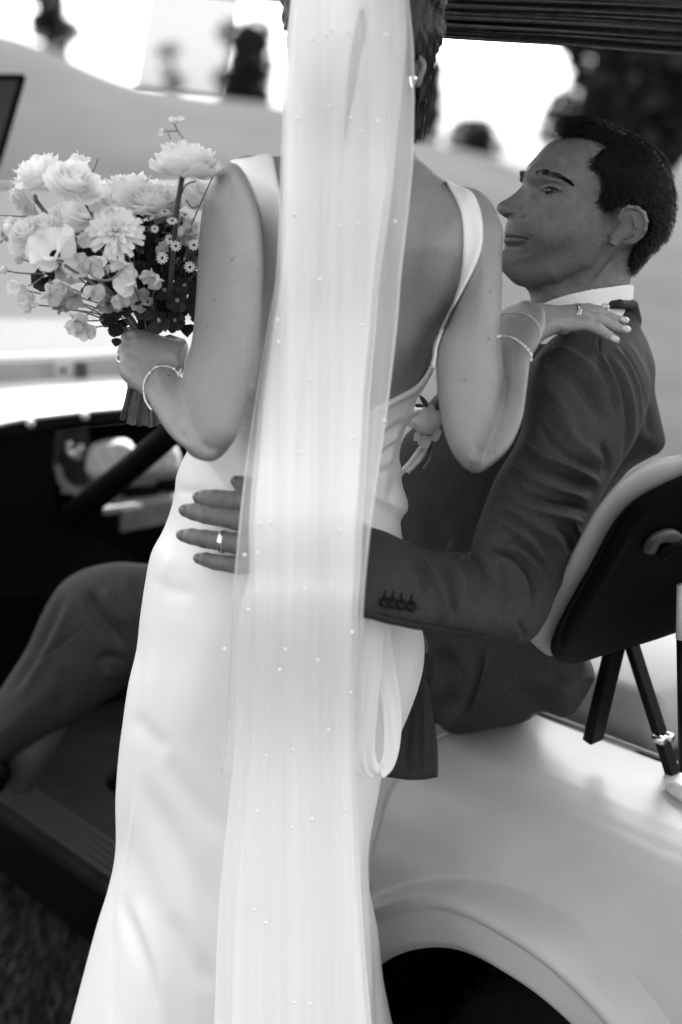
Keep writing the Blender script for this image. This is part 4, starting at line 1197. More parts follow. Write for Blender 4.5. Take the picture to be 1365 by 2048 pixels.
SKULL = [(1142, 268), (1121, 272), (1101, 283), (1084, 299), (1067, 319), (1056, 331), (1049, 346), (1048, 358), (1048, 368), (1044, 385), (1036, 410), (1026, 428), (1018, 438), (1014, 444), (1011, 454), (1009, 464), (1010, 471), (1008, 479), (1009, 487), (1010, 496), (1005, 508), (1002, 519), (1005, 533), (1017, 547), (1036, 560), (1054, 573), (1090, 572), (1130, 560), (1175, 535), (1215, 510), (1245, 495), (1290, 500), (1315, 478), (1335, 448), (1344, 412), (1342, 365), (1330, 332), (1310, 305), (1285, 283), (1255, 268), (1215, 258), (1175, 256)]
fg = Field(975, 1385, 215, 760, 1.66, 2.08, 1.7, .0018)
gY = [(1000, 420, 1.828), (1180, 380, 1.845), (1340, 420, 1.862), (1180, 560, 1.85)]
fg.poly(SKULL, .070, [(1050, 300, .066), (1180, 330, .080), (1320, 400, .074), (1020, 500, .055), (1090, 420, .070), (1200, 520, .062)], gY, 0)
# front of the face gets its roundness back: cheek and jaw mass
fg.chain([(1100, 430, 1.815, 46), (1150, 450, 1.81, 54)], 1, .03)
# nose
NOSE = [(1050, 352), (1046, 368), (1034, 382), (1017, 395), (1001, 405), (995.5, 411), (995, 420), (1002, 429), (1012, 435.5), (1030, 438), (1046, 436), (1056, 425), (1058, 400), (1060, 372)]
fg.poly(NOSE, .010, [(1050, 360, .011), (1000, 415, .015), (1045, 425, .019)], [(1000, 415, 1.826), (1050, 380, 1.824), (1045, 430, 1.824)], .004)
fg.chain([(1034, 427, 1.812, 8.5), (1045, 424, 1.806, 9)], 1, .004)
fg.chain([(1004.5, 416, 1.824, 9.5), (1012, 412, 1.822, 9)], 1, .004)
# lips and chin
def on_skin(pts, sink, k):
    c = catmull(pts, False, 4); yy = np.array([fg.front(a, b) for a, b in c[:, :2]])
    for _ in range(3): yy[1:-1] = (yy[:-2] + yy[1:-1] + yy[2:]) / 3
    fg.chain([(a[0], a[1], y_ + a[2] * 1.83 / FPX * sink, a[2]) for a, y_ in zip(c, yy)], 1, k)
on_skin([(1014, 467, 4.6), (1028, 469, 4.0), (1048, 474.5, 2.0)], .62, .004)
on_skin([(1013, 480, 5.2), (1028, 480.5, 4.8), (1046, 480, 2.4)], .60, .004)
fg.chain([(1022, 524, 1.822, 20), (1040, 538, 1.815, 19)], 1, .014)
# jaw line back towards the ear
fg.chain([(1050, 545, 1.812, 22), (1110, 540, 1.798, 24), (1170, 512, 1.790, 24), (1205, 480, 1.785, 18)], 1, .02)
# neck
NECK = [(1056, 560), (1060, 590), (1064, 640), (1060, 740), (1290, 740), (1268, 640), (1261, 590), (1262, 558), (1272, 535), (1290, 490), (1200, 480), (1120, 530)]
fg.poly(NECK, .062, .062, 1.858, .012)
# brow, cheek bone
fg.chain([(1062, 352, 1.800, 9), (1090, 343, 1.783, 9), (1130, 352, 1.771, 7)], 1, .012)
# ear
EAR = [(1219, 487), (1217, 478), (1222, 466), (1232, 456), (1238, 446), (1242, 432), (1246, 420), (1256, 413), (1272, 414), (1285, 423), (1293, 437), (1295, 452), (1289, 468), (1278, 480), (1262, 488), (1248, 487), (1236, 492), (1226, 494)]
fg.poly(EAR, .008, .006, [(1225, 470, 1.772), (1290, 445, 1.757), (1250, 420, 1.765)], .004)
fg.chain([(1238, 437, 1.767, 3.5), (1245, 421, 1.762, 4), (1258, 413.5, 1.757, 4.2), (1275, 415.5, 1.753, 4.2), (1288, 426, 1.750, 4.4), (1293, 442, 1.750, 4.4), (1291, 458, 1.752, 4.2), (1283, 472, 1.756, 4), (1268, 483, 1.760, 4), (1250, 486, 1.764, 3.6)], 1, .0025)
fg.chain([(1264, 426, 1.757, 3), (1270, 440, 1.754, 3.2), (1272, 454, 1.753, 3.2), (1266, 467, 1.755, 3.2), (1252, 476, 1.759, 3.2)], 1, .0025)
fg.chain([(1224, 483, 1.766, 6), (1231, 487, 1.764, 5.4)], 1, .004)
fg.cut_chain([(1252, 456, 1.752, 6.5), (1244, 468, 1.755, 5), (1231, 474, 1.757, 3.6)], 1, .003)
fg.cut_chain([(1279, 436, 1.743, 3), (1282, 452, 1.743, 3), (1275, 470, 1.745, 3)], 1, .003)
EYE_Y = fg.front(1102, 382)
fg.cut_chain([(1090, 382.5, EYE_Y - .002, 3.6), (1100, 381.5, EYE_Y - .002, 4.4), (1110, 382, EYE_Y - .002, 3.4), (1119, 383, EYE_Y - .001, 1.6)], 2.5, .0015)
Vg, Qg = fg.mesh(); Qg = orient(Vg, Qg); Vg = relax(Vg, Qg, 2, .5)
Vg = dots(Vg, Qg, [(1095, 380, 25, 12, -4.2), (1072, 384, 9, 14, -3.5), (1102, 382, 13, 6.5, 2.6), (1132, 408, 32, 16, 2.2), (1190, 400, 26, 40, -2.0), (1160, 300, 30, 20, -1.2), (1014, 433.5, 7, 3, -2.4), (1022, 431, 9, 3.5, -3.0), (1002, 414, 8, 8, .8), (1042, 424, 9, 8, 1.6), (1100, 420, 24, 14, 1.2)])
Vg = folds(Vg, Qg, [
    ([(1083, 372), (1093, 368.5), (1106, 367), (1118, 370), (1128, 377)], 3, -1.7), ([(1080, 379), (1090, 374), (1104, 372.5), (1117, 377)], 2, 1.1),
    ([(1084, 389), (1100, 393), (1116, 388), (1128, 382)], 2.4, -1.1), ([(1072, 392), (1085, 402), (1105, 405)], 5, -.9),
    ([(1036, 433), (1046, 436), (1053, 427), (1052, 415)], 3, -1.7), ([(1058, 434), (1072, 450), (1078, 466), (1076, 482)], 7, -.35), ([(1030, 437), (1046, 438), (1056, 430), (1057, 418), (1050, 410)], 3, -1.3),
    ([(1008, 472), (1018, 473), (1034, 474), (1048, 476), (1058, 479)], 2.0, -2.4), ([(1058, 474), (1060, 480), (1057, 486)], 3, -1.4),
    ([(1013, 492), (1030, 494), (1046, 492)], 4, -1.6), ([(1016, 443), (1022, 452), (1020, 460)], 3, -.7),
    ([(1218, 486), (1205, 505), (1180, 528), (1150, 548), (1110, 564)], 6, .6), ([(1228, 500), (1212, 520), (1190, 548), (1165, 575)], 9, -1.6), ([(1270, 520), (1240, 560), (1215, 582)], 14, 2.2),
    ([(1216, 440), (1212, 460), (1214, 478)], 5, -1.6), ([(1062, 336), (1085, 328), (1120, 330)], 8, .8), ([(1078, 300), (1110, 300), (1140, 315)], 5, -.4),
])
Vg = relax(Vg, Qg, 1, .35)
Qall = [Qg]; Vall = [Vg]
# his left hand on her back
fl = Field(330, 790, 925, 1200, 1.40, 1.66, 2.4, .0026)
hand = lambda X, Yy: 1.452 + 0 * X
for fgr in [
    [(560, 1010, 1.500, 26), (487, 1003, 1.500, 21), (430, 998, 1.512, 19), (412, 996, 1.519, 17), (400, 995, 1.526, 14)],
    [(560, 1050, 1.500, 27), (480, 1040, 1.500, 22), (412, 1029, 1.515, 19), (388, 1024, 1.523, 17), (372, 1021, 1.532, 14)],
    [(560, 1090, 1.498, 26), (475, 1087, 1.499, 21.5), (410, 1078, 1.514, 18.5), (384, 1073, 1.522, 16.5), (367, 1071, 1.531, 13.5)],
    [(560, 1125, 1.500, 22), (480, 1131, 1.500, 18.5), (430, 1124, 1.508, 16), (412, 1119, 1.513, 14.5), (399, 1117, 1.519, 12)],
    [(560, 1000, 1.500, 24), (500, 974, 1.504, 18), (482, 968, 1.508, 16), (474, 963, 1.513, 13)]]:
    fl.chain(fgr, 1, .002)
fl.poly([(540, 985), (620, 1010), (690, 1070), (722, 1085), (722, 1160), (690, 1165), (620, 1145), (545, 1145), (525, 1060)], .02, .02, [(560, 1060, 1.50), (740, 1130, 1.478)], .012)
Vl, Ql = fl.mesh(); Ql = orient(Vl, Ql); Vl = relax(Vl, Ql, 2)
Vl = folds(Vl, Ql, [([(436, 985), (440, 1000), (438, 1012)], 3, -.8), ([(410, 1016), (414, 1030), (411, 1044)], 3, -.8), ([(412, 1064), (416, 1078), (413, 1092)], 3, -.8), ([(446, 1116), (450, 1130), (448, 1140)], 3, -.8)])
Vl = folds(Vl, Ql, [([(470, 980), (474, 1002), (470, 1022)], 3, -.7), ([(462, 1022), (466, 1042), (462, 1060)], 3, -.7), ([(462, 1112), (466, 1130), (462, 1146)], 3, -.6), ([(404, 984), (408, 995), (404, 1008)], 2.4, -.5), ([(382, 1012), (386, 1024), (382, 1036)], 2.4, -.5), ([(380, 1062), (384, 1072), (380, 1084)], 2.4, -.5)])
Vl = dots(Vl, Ql, [(440, 1000, 8, 8, .6), (414, 1032, 8, 8, .6), (416, 1080, 8, 8, .6)])
# core of the body inside the clothes
def flat(name_parts):
    return name_parts
core = MB()
def lofttube(stn, seg=20):
    p = [P(a[0], a[1], a[2]) for a in stn]
    return tube(p, [a[3] for a in stn], seg)
core.add(*lofttube([(1165, 640, 1.86, .05), (1170, 720, 1.87, .07), (1120, 900, 1.88, .08), (1050, 1150, 1.90, .08), (1020, 1330, 1.93, .07)]))
core.add(*lofttube([(1050, 1300, 1.95, .10), (800, 1260, 2.0, .085), (500, 1230, 2.05, .075), (250, 1200, 2.16, .058), (130, 1330, 2.2, .05), (30, 1560, 2.25, .035)]))
core.add(*lofttube([(1190, 780, 1.74, .035), (1120, 1000, 1.65, .028), (1040, 1200, 1.55, .022), (900, 1185, 1.515, .015), (740, 1135, 1.49, .012)]))
cV = np.vstack(core.V)
body_g_V = np.vstack([Vg, Vl, cV])
faces = [tuple(q) for q in Qg.tolist()] + [tuple(i + len(Vg) for i in q) for q in Ql.tolist()] + [tuple(i + len(Vg) + len(Vl) for i in f) for f in core.F]
body_g = mk('body', body_g_V, faces, M['skin_dark'], groom)
# lips and shaven jaw are areas of the skin with a tone of their own
cx_, cy_, _ = proj(Vg[Qg].mean(1))
LIPS = [(1006, 462), (1016, 460.5), (1030, 464), (1046, 470), (1060, 478), (1048, 483), (1030, 486.5), (1012, 486), (1004, 482), (1003, 472)]
JAW = [(1000, 440), (1030, 440), (1062, 446), (1078, 470), (1100, 486), (1150, 480), (1190, 455), (1208, 424), (1220, 440), (1214, 485), (1180, 530), (1120, 562), (1090, 580), (1050, 580), (1000, 560), (995, 500)]
mi_ = np.zeros(len(faces), np.int32)
jw = poly_dist(catmull(JAW, True, 4), cx_, cy_) + RNG.normal(0, 4, len(cx_))
mi_[:len(Qg)][jw > 0] = 1
mi_[:len(Qg)][poly_dist(catmull(LIPS, True, 4), cx_, cy_) > 0] = 2
body_g.data.materials.append(M['stubble']); body_g.data.materials.append(M['lip'])
body_g.data.polygons.foreach_set('material_index', mi_)

# nails, ring
for (x, y, Y, a, L, W) in [(393, 995, 1.437, .05, 10, 9), (365, 1021, 1.440, .12, 10, 9), (360, 1071, 1.441, .1, 10, 9), (393, 1117, 1.444, .12, 8.5, 7.5), (468, 962, 1.438, .35, 8, 8)]:
    mb = MB(); Y = fl.front(x, y) - .0003; c = P(x, y, Y)
    ux = P(x + 10 * math.cos(a), y + 10 * math.sin(a), Y - .004) - c; ux /= np.linalg.norm(ux)
    uy = P(x + 10 * math.sin(a), y - 10 * math.cos(a), Y) - c; uy -= (uy @ ux) * ux; uy /= np.linalg.norm(uy)
    uz = np.cross(ux, uy); uz *= -1 if uz[1] > 0 else 1
    s = Y / FPX; n = 12; V = []
    for r in (0, .55, 1):
        for k in range(n):
            th = 2 * math.pi * k / n; q = np.array([math.cos(th), math.sin(th)]); q = np.sign(q) * np.abs(q) ** .8 * r
            V.append(c + ux * q[0] * L * s + uy * q[1] * W * s + uz * (.0012 - .003 * q[1] ** 2 - .002 * q[0] ** 2))
    mb.add(V, [(r * n + k, r * n + (k + 1) % n, (r + 1) * n + (k + 1) % n, (r + 1) * n + k) for r in range(2) for k in range(n)])
    o = mb.build('fingernail', M['nail_d'], body_g); m = o.modifiers.new('thick', 'SOLIDIFY'); m.thickness = .001
mb = MB(); cc_ = P(447, 1083, 1.5065); ax = P(470, 1086, 1.5025) - cc_; ax /= np.linalg.norm(ax)
up_ = P(447, 1060, 1.5065) - cc_; up_ -= (up_ @ ax) * ax; up_ /= np.linalg.norm(up_); dp = np.cross(ax, up_)
V = []; n = 28
for (w, r) in [(-.0028, .0110), (-.0028, .0124), (-.0018, .0130), (.0018, .0130), (.0028, .0124), (.0028, .0110)]:
    for k in range(n):
        th = 2 * math.pi * k / n; V.append(cc_ + ax * w + r * (math.cos(th) * up_ + math.sin(th) * dp))
mb.add(V, [(r * n + k, r * n + (k + 1) % n, ((r + 1) % 6) * n + (k + 1) % n, ((r + 1) % 6) * n + k) for r in range(6) for k in range(n)])
mb.build('ring', M['gold'], groom)

def head_front():
    px, py, t = proj(Vg); N = vnormals(Vg, Qg); f = facing(Vg, N)
    m = f > .12
    return px[m], py[m], Vg[m], N[m]
hpx, hpy, hV, hN = head_front()
cell = {}
for i in range(len(hpx)):
    cell.setdefault((int(hpx[i] // 4), int(hpy[i] // 4)), []).append(i)
def surf(x, y):
    best = None
    for r in range(0, 4):
        for dx in range(-r, r + 1):
            for dy in range(-r, r + 1):
                for i in cell.get((int(x // 4) + dx, int(y // 4) + dy), ()):
                    d = (hpx[i] - x) ** 2 + (hpy[i] - y) ** 2 + 40000 * max(0, hV[i, 1] - 1.9)
                    if best is None or d < best[0]: best = (d, i)
        if best: break
    return (hV[best[1]], hN[best[1]]) if best else (None, None)
# eye
def gy(x, y):
    q, n_ = surf(x, y); return q[1] if q is not None else 1.8
eyY = .5 * (gy(1101, 371) + gy(1101, 393)) + .0012
mb = MB(); mb.add(*ball(P(1102, 382, eyY + .0118), .0118, 24, 16)); ey = mb.build('eye', M['eye'], groom)
mb = MB(); mb.add(*ball(P(1098, 381.5, eyY + .0010), .0052, 14, 10, (1, .6, 1))); mb.build('iris', M['iris'], ey)
def front_line(F_, pts, off, n=6, sm=2):
    c = catmull(pts, False, n); y = np.array([gy(a, b) for a, b in c])
    for _ in range(sm): y[1:-1] = (y[:-2] + y[1:-1] + y[2:]) / 3
    return P(c[:, 0], c[:, 1], y + off)
for ln, r0 in (([(1080, 382), (1088, 377), (1101, 374.5), (1114, 376.5), (1125, 382)], .0012), ([(1082, 385), (1092, 388), (1104, 388.5), (1115, 386.5), (1124, 383)], .0008)):
    w_ = front_line(fg, ln, .0002); mb = MB(); mb.add(*tube(w_, r0 * np.concatenate([[.3], np.ones(len(w_) - 2), [.3]]), 8)); mb.build('eyelid', M['skin_dark'], ey)
mb = MB(); w_ = front_line(fg, [(1083, 381), (1090, 376.5), (1101, 374), (1113, 376.8), (1123, 382)], -.0012); mb.add(*tube(w_, .0006, 5)); mb.build('lashes', M['hair'], ey)
R1 = random.Random(11)
def hairs(name, spec, mtl, parent):
    mb = MB()
    for pts, r in spec:
        c = catmull(pts, False, 3) if len(pts) > 2 else np.array(pts)
        mb.add(*tube(P(c[:, 0], c[:, 1], c[:, 2]), r * np.linspace(1, .3, len(c)), 3, False))
    return mb.build(name, mtl, parent)
# brow hairs: grown along the traced brow
mb = MB()
bt = catmull([(1070, 349), (1084, 346.5), (1100, 348), (1116, 351), (1131, 358), (1144, 367)], False, 8)
bw_ = np.interp(np.linspace(0, 1, len(bt)), [0, .2, .5, .8, 1], [3.6, 5.0, 4.8, 3.4, 1.4])
for _ in range(1000):
    i = R1.randrange(len(bt) - 1); q = bt[i] + (0, R1.uniform(-1, 1) * bw_[i])
    s, n = surf(*q)
    if s is None: continue
    dr = bt[min(i + 3, len(bt) - 1)] - bt[max(i - 3, 0)]; dr = dr / (np.linalg.norm(dr) + 1e-6)
    up = -.6 if i < 14 else .1
    e = P(q[0] + dr[0] * R1.uniform(5, 9), q[1] + dr[1] * 7 + up * 5 + R1.uniform(-2, 2), 1.8)
    d = e - P(q[0], q[1], 1.8)
    mb.add(*tube([s - n * .0005, s + d * .5 + n * .0014, s + d + n * .0008], [.00018, .00016, .0001], 3, False))
mb.build('eyebrow', M['hair'], groom)
mb = MB()
for _ in range(120):
    x, y = R1.uniform(1043, 1053), R1.uniform(344, 366)
    p0 = P(x, y, 1.835 + R1.uniform(-.012, .006))
    mb.add(*tube([p0, p0 + np.array([-.0035, -.002, .003]) * R1.uniform(.6, 1.2)], [.0004, .00015], 3, False))
mb.build('eyebrow', M['hair'], groom)
# thin black tube painting in the shade where the lips meet
mb = MB()
mb = MB(); mb.add(*tube(front_line(fg, [(1009, 473), (1022, 474.2), (1038, 475.4), (1058, 479)], -.0001), .0005, 6)); mb.build('mouth_line', M['hair'], groom)

# hair: solid under-mass and strands
fhg = Field(1095, 1390, 200, 590, 1.66, 2.06, 1.9, .002)
HAIRP = [(1145, 268), (1134, 270), (1126, 260), (1126, 249), (1134, 242), (1148, 238), (1166, 238), (1192, 243), (1216, 252), (1240, 262), (1268, 274), (1294, 290), (1316, 310), (1334, 340), (1344, 368), (1348, 410), (1342, 446), (1327, 478), (1303, 508), (1284, 530), (1268, 548), (1262, 535), (1262, 520), (1268, 500), (1278, 486), (1292, 474), (1302, 455), (1300, 432), (1290, 416), (1272, 408), (1250, 410), (1236, 414), (1222, 420), (1212, 410), (1204, 402), (1210, 386), (1212, 366), (1206, 350), (1196, 338), (1188, 328), (1190, 316), (1206, 300), (1214, 292), (1196, 280), (1170, 272)]
si = fg.poly_field(SKULL, .070, [(1050, 300, .066), (1180, 330, .080), (1320, 400, .074), (1020, 500, .055), (1090, 420, .070), (1200, 520, .062)], gY)
HSK = [(1118, 262), (1119, 247), (1130, 239), (1148, 236), (1166, 235), (1194, 240), (1218, 249), (1242, 258), (1272, 270), (1298, 286), (1322, 308), (1340, 338), (1350, 368), (1353, 410), (1347, 448), (1331, 481), (1305, 512), (1286, 534), (1268, 550), (1220, 560), (1150, 540), (1080, 480), (1060, 400), (1080, 310), (1104, 285)]
fhg.poly(HSK, .066, [(1140, 270, .062), (1200, 330, .0845), (1320, 400, .080), (1260, 520, .069), (1090, 420, .066)], gY, 0)
reg = poly_dist(catmull(HAIRP, True, 3), fhg.X, fhg.Y) * 1.84 / FPX
fhg.F = np.clip(-smin(-fhg.F, (reg[:, :, None] + .0), .004), -.05, .04).astype(np.float32)
Vh, Qh = fhg.mesh(); Qh = orient(Vh, Qh); Vh = relax(Vh, Qh, 2)
N_ = vnormals(Vh, Qh); px_, py_, _t = proj(Vh)
Vh = Vh + N_ * (.0008 * np.sin(px_ * .9 + py_ * .7 + 2 * np.sin(py_ * .07)) + .0006 * np.sin(px_ * .4 - py_ * 1.1))[:, None]
hair_g = mk('hair', Vh, Qh, M['hair'], groom)
mb = MB()
N_ = vnormals(Vh, Qh); px_, py_, _t = proj(Vh); fc = facing(Vh, N_)
idx = np.where((fc > -.35) & (Vh[:, 1] < 1.93))[0]
pick = RNG.choice(idx, 9000)
for i in pick:
    x, y = px_[i], py_[i]
    # growth direction in the picture plane: forward on top, down at the back and sides
    if y < 300 and x < 1250: dv = np.array([-.9, -.25]); Lh = 13
    elif x > 1300: dv = np.array([.35, 1.0]); Lh = 10
    elif y < 330: dv = np.array([.7, .2]); Lh = 11
    else: dv = np.array([-.25, 1.0]); Lh = 9
    if x < 1235 and 300 < y < 420: dv = np.array([-.45, .8]); Lh = 12
    if y > 480: Lh = 5
    dv = dv + RNG.normal(0, .16, 2); dv /= np.linalg.norm(dv)
    Lh *= RNG.uniform(.5, 1.25)
    s = Vh[i] + RNG.normal(0, .0011, 3) * (1, .3, 1); n = N_[i]; Ys = s[1]
    d = P(x + dv[0] * Lh, y + dv[1] * Lh, Ys) - P(x, y, Ys)
    lift = RNG.uniform(.0005, .0024)
    mb.add(*tube([s - n * .001, s + d * .5 + n * lift, s + d + n * lift * 1.2], [.0003, .00028, .0001], 3, False))
# short hairs that thin out over the skin along the temple and round the ear
hl = catmull([(1214, 290), (1206, 300), (1190, 316), (1188, 328), (1196, 338), (1206, 350), (1212, 366), (1210, 386), (1204, 402), (1212, 412), (1222, 420)], False, 12)
hl2 = catmull([(1142, 270), (1170, 273), (1196, 281), (1214, 291)], False, 12); hl3 = catmull([(1300, 440), (1302, 456), (1290, 476), (1276, 490), (1266, 505), (1261, 525), (1263, 545)], False, 12)
for line, cnt, dvv in ((hl, 1100, (-.75, .6)), (hl2, 260, (-.8, -.5)), (hl3, 500, (-.3, .9))):
    for _ in range(cnt):
        q = line[R1.randrange(len(line))]; x = q[0] + R1.gauss(1, 4.5); y = q[1] + R1.gauss(0, 3)
        s_, n_ = surf(x, y)
        if s_ is None: continue
        d = P(x + dvv[0] * 8 + R1.gauss(0, 2), y + dvv[1] * 8 + R1.gauss(0, 2), s_[1]) - P(x, y, s_[1]); d *= R1.uniform(.4, 1.2)
        mb.add(*tube([s_ - n_ * .0006, s_ + d * .5 + n_ * .0010, s_ + d + n_ * .0006], [.00022, .0002, .0001], 3, False))
# the quiff over the forehead
for _ in range(420):
    x0 = R1.uniform(1128, 1170); y0 = R1.uniform(262, 274) - (x0 - 1128) * .1; Y0 = 1.84 + R1.uniform(-.045, .045)
    a = R1.uniform(-3, 3)
    pts = [(x0, y0, Y0), (x0 - 8 + a, y0 - 12, Y0), (x0 - 4 + a, y0 - 24 + abs(a), Y0 - .003), (x0 + 12 + a, y0 - 30 + abs(a), Y0 - .004), (x0 + 30, y0 - 27 + a, Y0)]
    if x0 < 1142:
        pts = [(x0, y0 + 4, Y0), (x0 - 10, y0 - 6, Y0), (x0 - 13 + abs(a), y0 - 20, Y0), (x0 - 3 + a, y0 - 29 + abs(a), Y0), (x0 + 12, y0 - 25, Y0)]
    c = catmull(pts, False, 4); mb.add(*tube(P(c[:, 0], c[:, 1], c[:, 2]), .0003 * np.linspace(1, .4, len(c)), 3, False))
# curls that stand off the crown
for _ in range(260):
    s0 = R1.random(); q = catmull([(1160, 238), (1195, 243), (1240, 260), (1290, 288), (1325, 320), (1345, 370)], False, 10)
    k = int(s0 * (len(q) - 2)); x0, y0 = q[k]; Y0 = 1.85 + R1.uniform(-.03, .03)
    r = R1.uniform(3, 8); th = R1.uniform(-2.2, -.4); c = []
    for j in range(7):
        c.append((x0 + r * math.cos(th + j * .55) + j * .8, y0 - 2 + r * .8 * math.sin(th + j * .55) - r * .2, Y0))
    c = np.array(c); mb.add(*tube(P(c[:, 0], c[:, 1], c[:, 2]), .00028 * np.linspace(1, .5, len(c)), 3, False))
hs2 = mb.build('hair_strands', M['strand'], hair_g)
hs2['kind'] = 'stuff'

# ------------------------------------------------------------------ shirt
fs = Field(1050, 1310, 555, 760, 1.70, 2.02, 2.2, .0022)
NK = [(1062, 520), (1062, 590), (1066, 660), (1060, 900), (1290, 900), (1270, 650), (1267, 590), (1268, 500), (1200, 470), (1120, 480)]
fs.poly(NK, .066, .078, 1.858, 0)
NK2 = [(x + (6 if x < 1150 else -6), y) for x, y in NK]
inn = Field(1050, 1310, 555, 760, 1.70, 2.02, 2.2, .0022)
inn.poly(NK2, .063, .074, 1.858, 0)
cr = poly_dist(catmull([(1064, 622), (1090, 606), (1121, 594), (1172, 581), (1220, 574), (1266, 571), (1272, 600), (1280, 700), (1170, 745), (1062, 740)], True, 4), fs.X, fs.Y) * 1.86 / FPX
fs.F = np.maximum(np.maximum(fs.F, -inn.F), -cr[:, :, None]).astype(np.float32)
Vs, Qs = fs.mesh(); Qs = orient(Vs, Qs); Vs = relax(Vs, Qs, 1)
mk('shirt', Vs, Qs, M['shirt'], groom)

# ------------------------------------------------------------------ jacket
fj = Field(700, 1360, 585, 1500, 1.34, 2.18, 2.8, .0032)
CHEST = [(1090, 632), (1150, 612), (1200, 607), (1240, 601), (1272, 602), (1282, 655), (1296, 690), (1308, 735), (1312, 790), (1326, 850), (1330, 885), (1318, 905), (1300, 915), (1250, 950), (1210, 1020), (1190, 1100), (1165, 1250), (1188, 1340), (1184, 1370), (1140, 1432), (1080, 1424), (1010, 1450), (920, 1470), (880, 1450), (846, 1380), (838, 1300), (800, 1200), (786, 1080), (790, 1000), (794, 930), (806, 880), (830, 850), (862, 800), (930, 740), (1010, 690), (1060, 660)]
fj.poly(CHEST, .11, [(1200, 640, .07), (1200, 760, .13), (1100, 1000, .12), (1050, 1300, .12), (850, 1000, .08), (820, 1200, .06), (1300, 880, .07)], [(1180, 640, 1.86), (1180, 900, 1.855), (1100, 1300, 1.88), (850, 950, 1.93), (850, 1250, 1.94), (1310, 880, 1.83), (1150, 1380, 1.80)], 0)
fj.chain([(1160, 735, 1.745, 70), (1215, 730, 1.79, 66)], 1, .04)
UPS = [(1088, 694), (1120, 676), (1160, 668), (1210, 665), (1258, 680), (1288, 720), (1300, 780), (1290, 840), (1262, 900), (1228, 950), (1208, 985), (1188, 1030), (1164, 1080), (1142, 1130), (1112, 1195), (1090, 1240), (1062, 1276), (1030, 1287), (980, 1260), (946, 1180), (942, 1108), (950, 1060), (970, 1010), (998, 945), (1024, 902), (1042, 860), (1050, 800), (1060, 735)]
fj.poly(UPS, .062, [(1160, 700, .085), (1180, 850, .080), (1080, 1100, .066), (1050, 1230, .058)], [(1170, 720, 1.735), (1170, 850, 1.69), (1090, 1050, 1.59), (1030, 1220, 1.52)], .02)
FOS = [(690, 1036), (737, 1052), (775, 1066), (820, 1084), (850, 1096), (880, 1104), (912, 1103), (946, 1104), (990, 1108), (1040, 1120), (1080, 1150), (1100, 1200), (1086, 1245), (1062, 1276), (1036, 1288), (990, 1287), (940, 1278), (880, 1267), (820, 1256), (770, 1246), (722, 1236), (680, 1228)]
fj.poly(FOS, .040, [(740, 1140, .032), (900, 1180, .044), (1030, 1200, .054)], [(740, 1140, 1.478), (900, 1190, 1.500), (1040, 1210, 1.53)], .008)
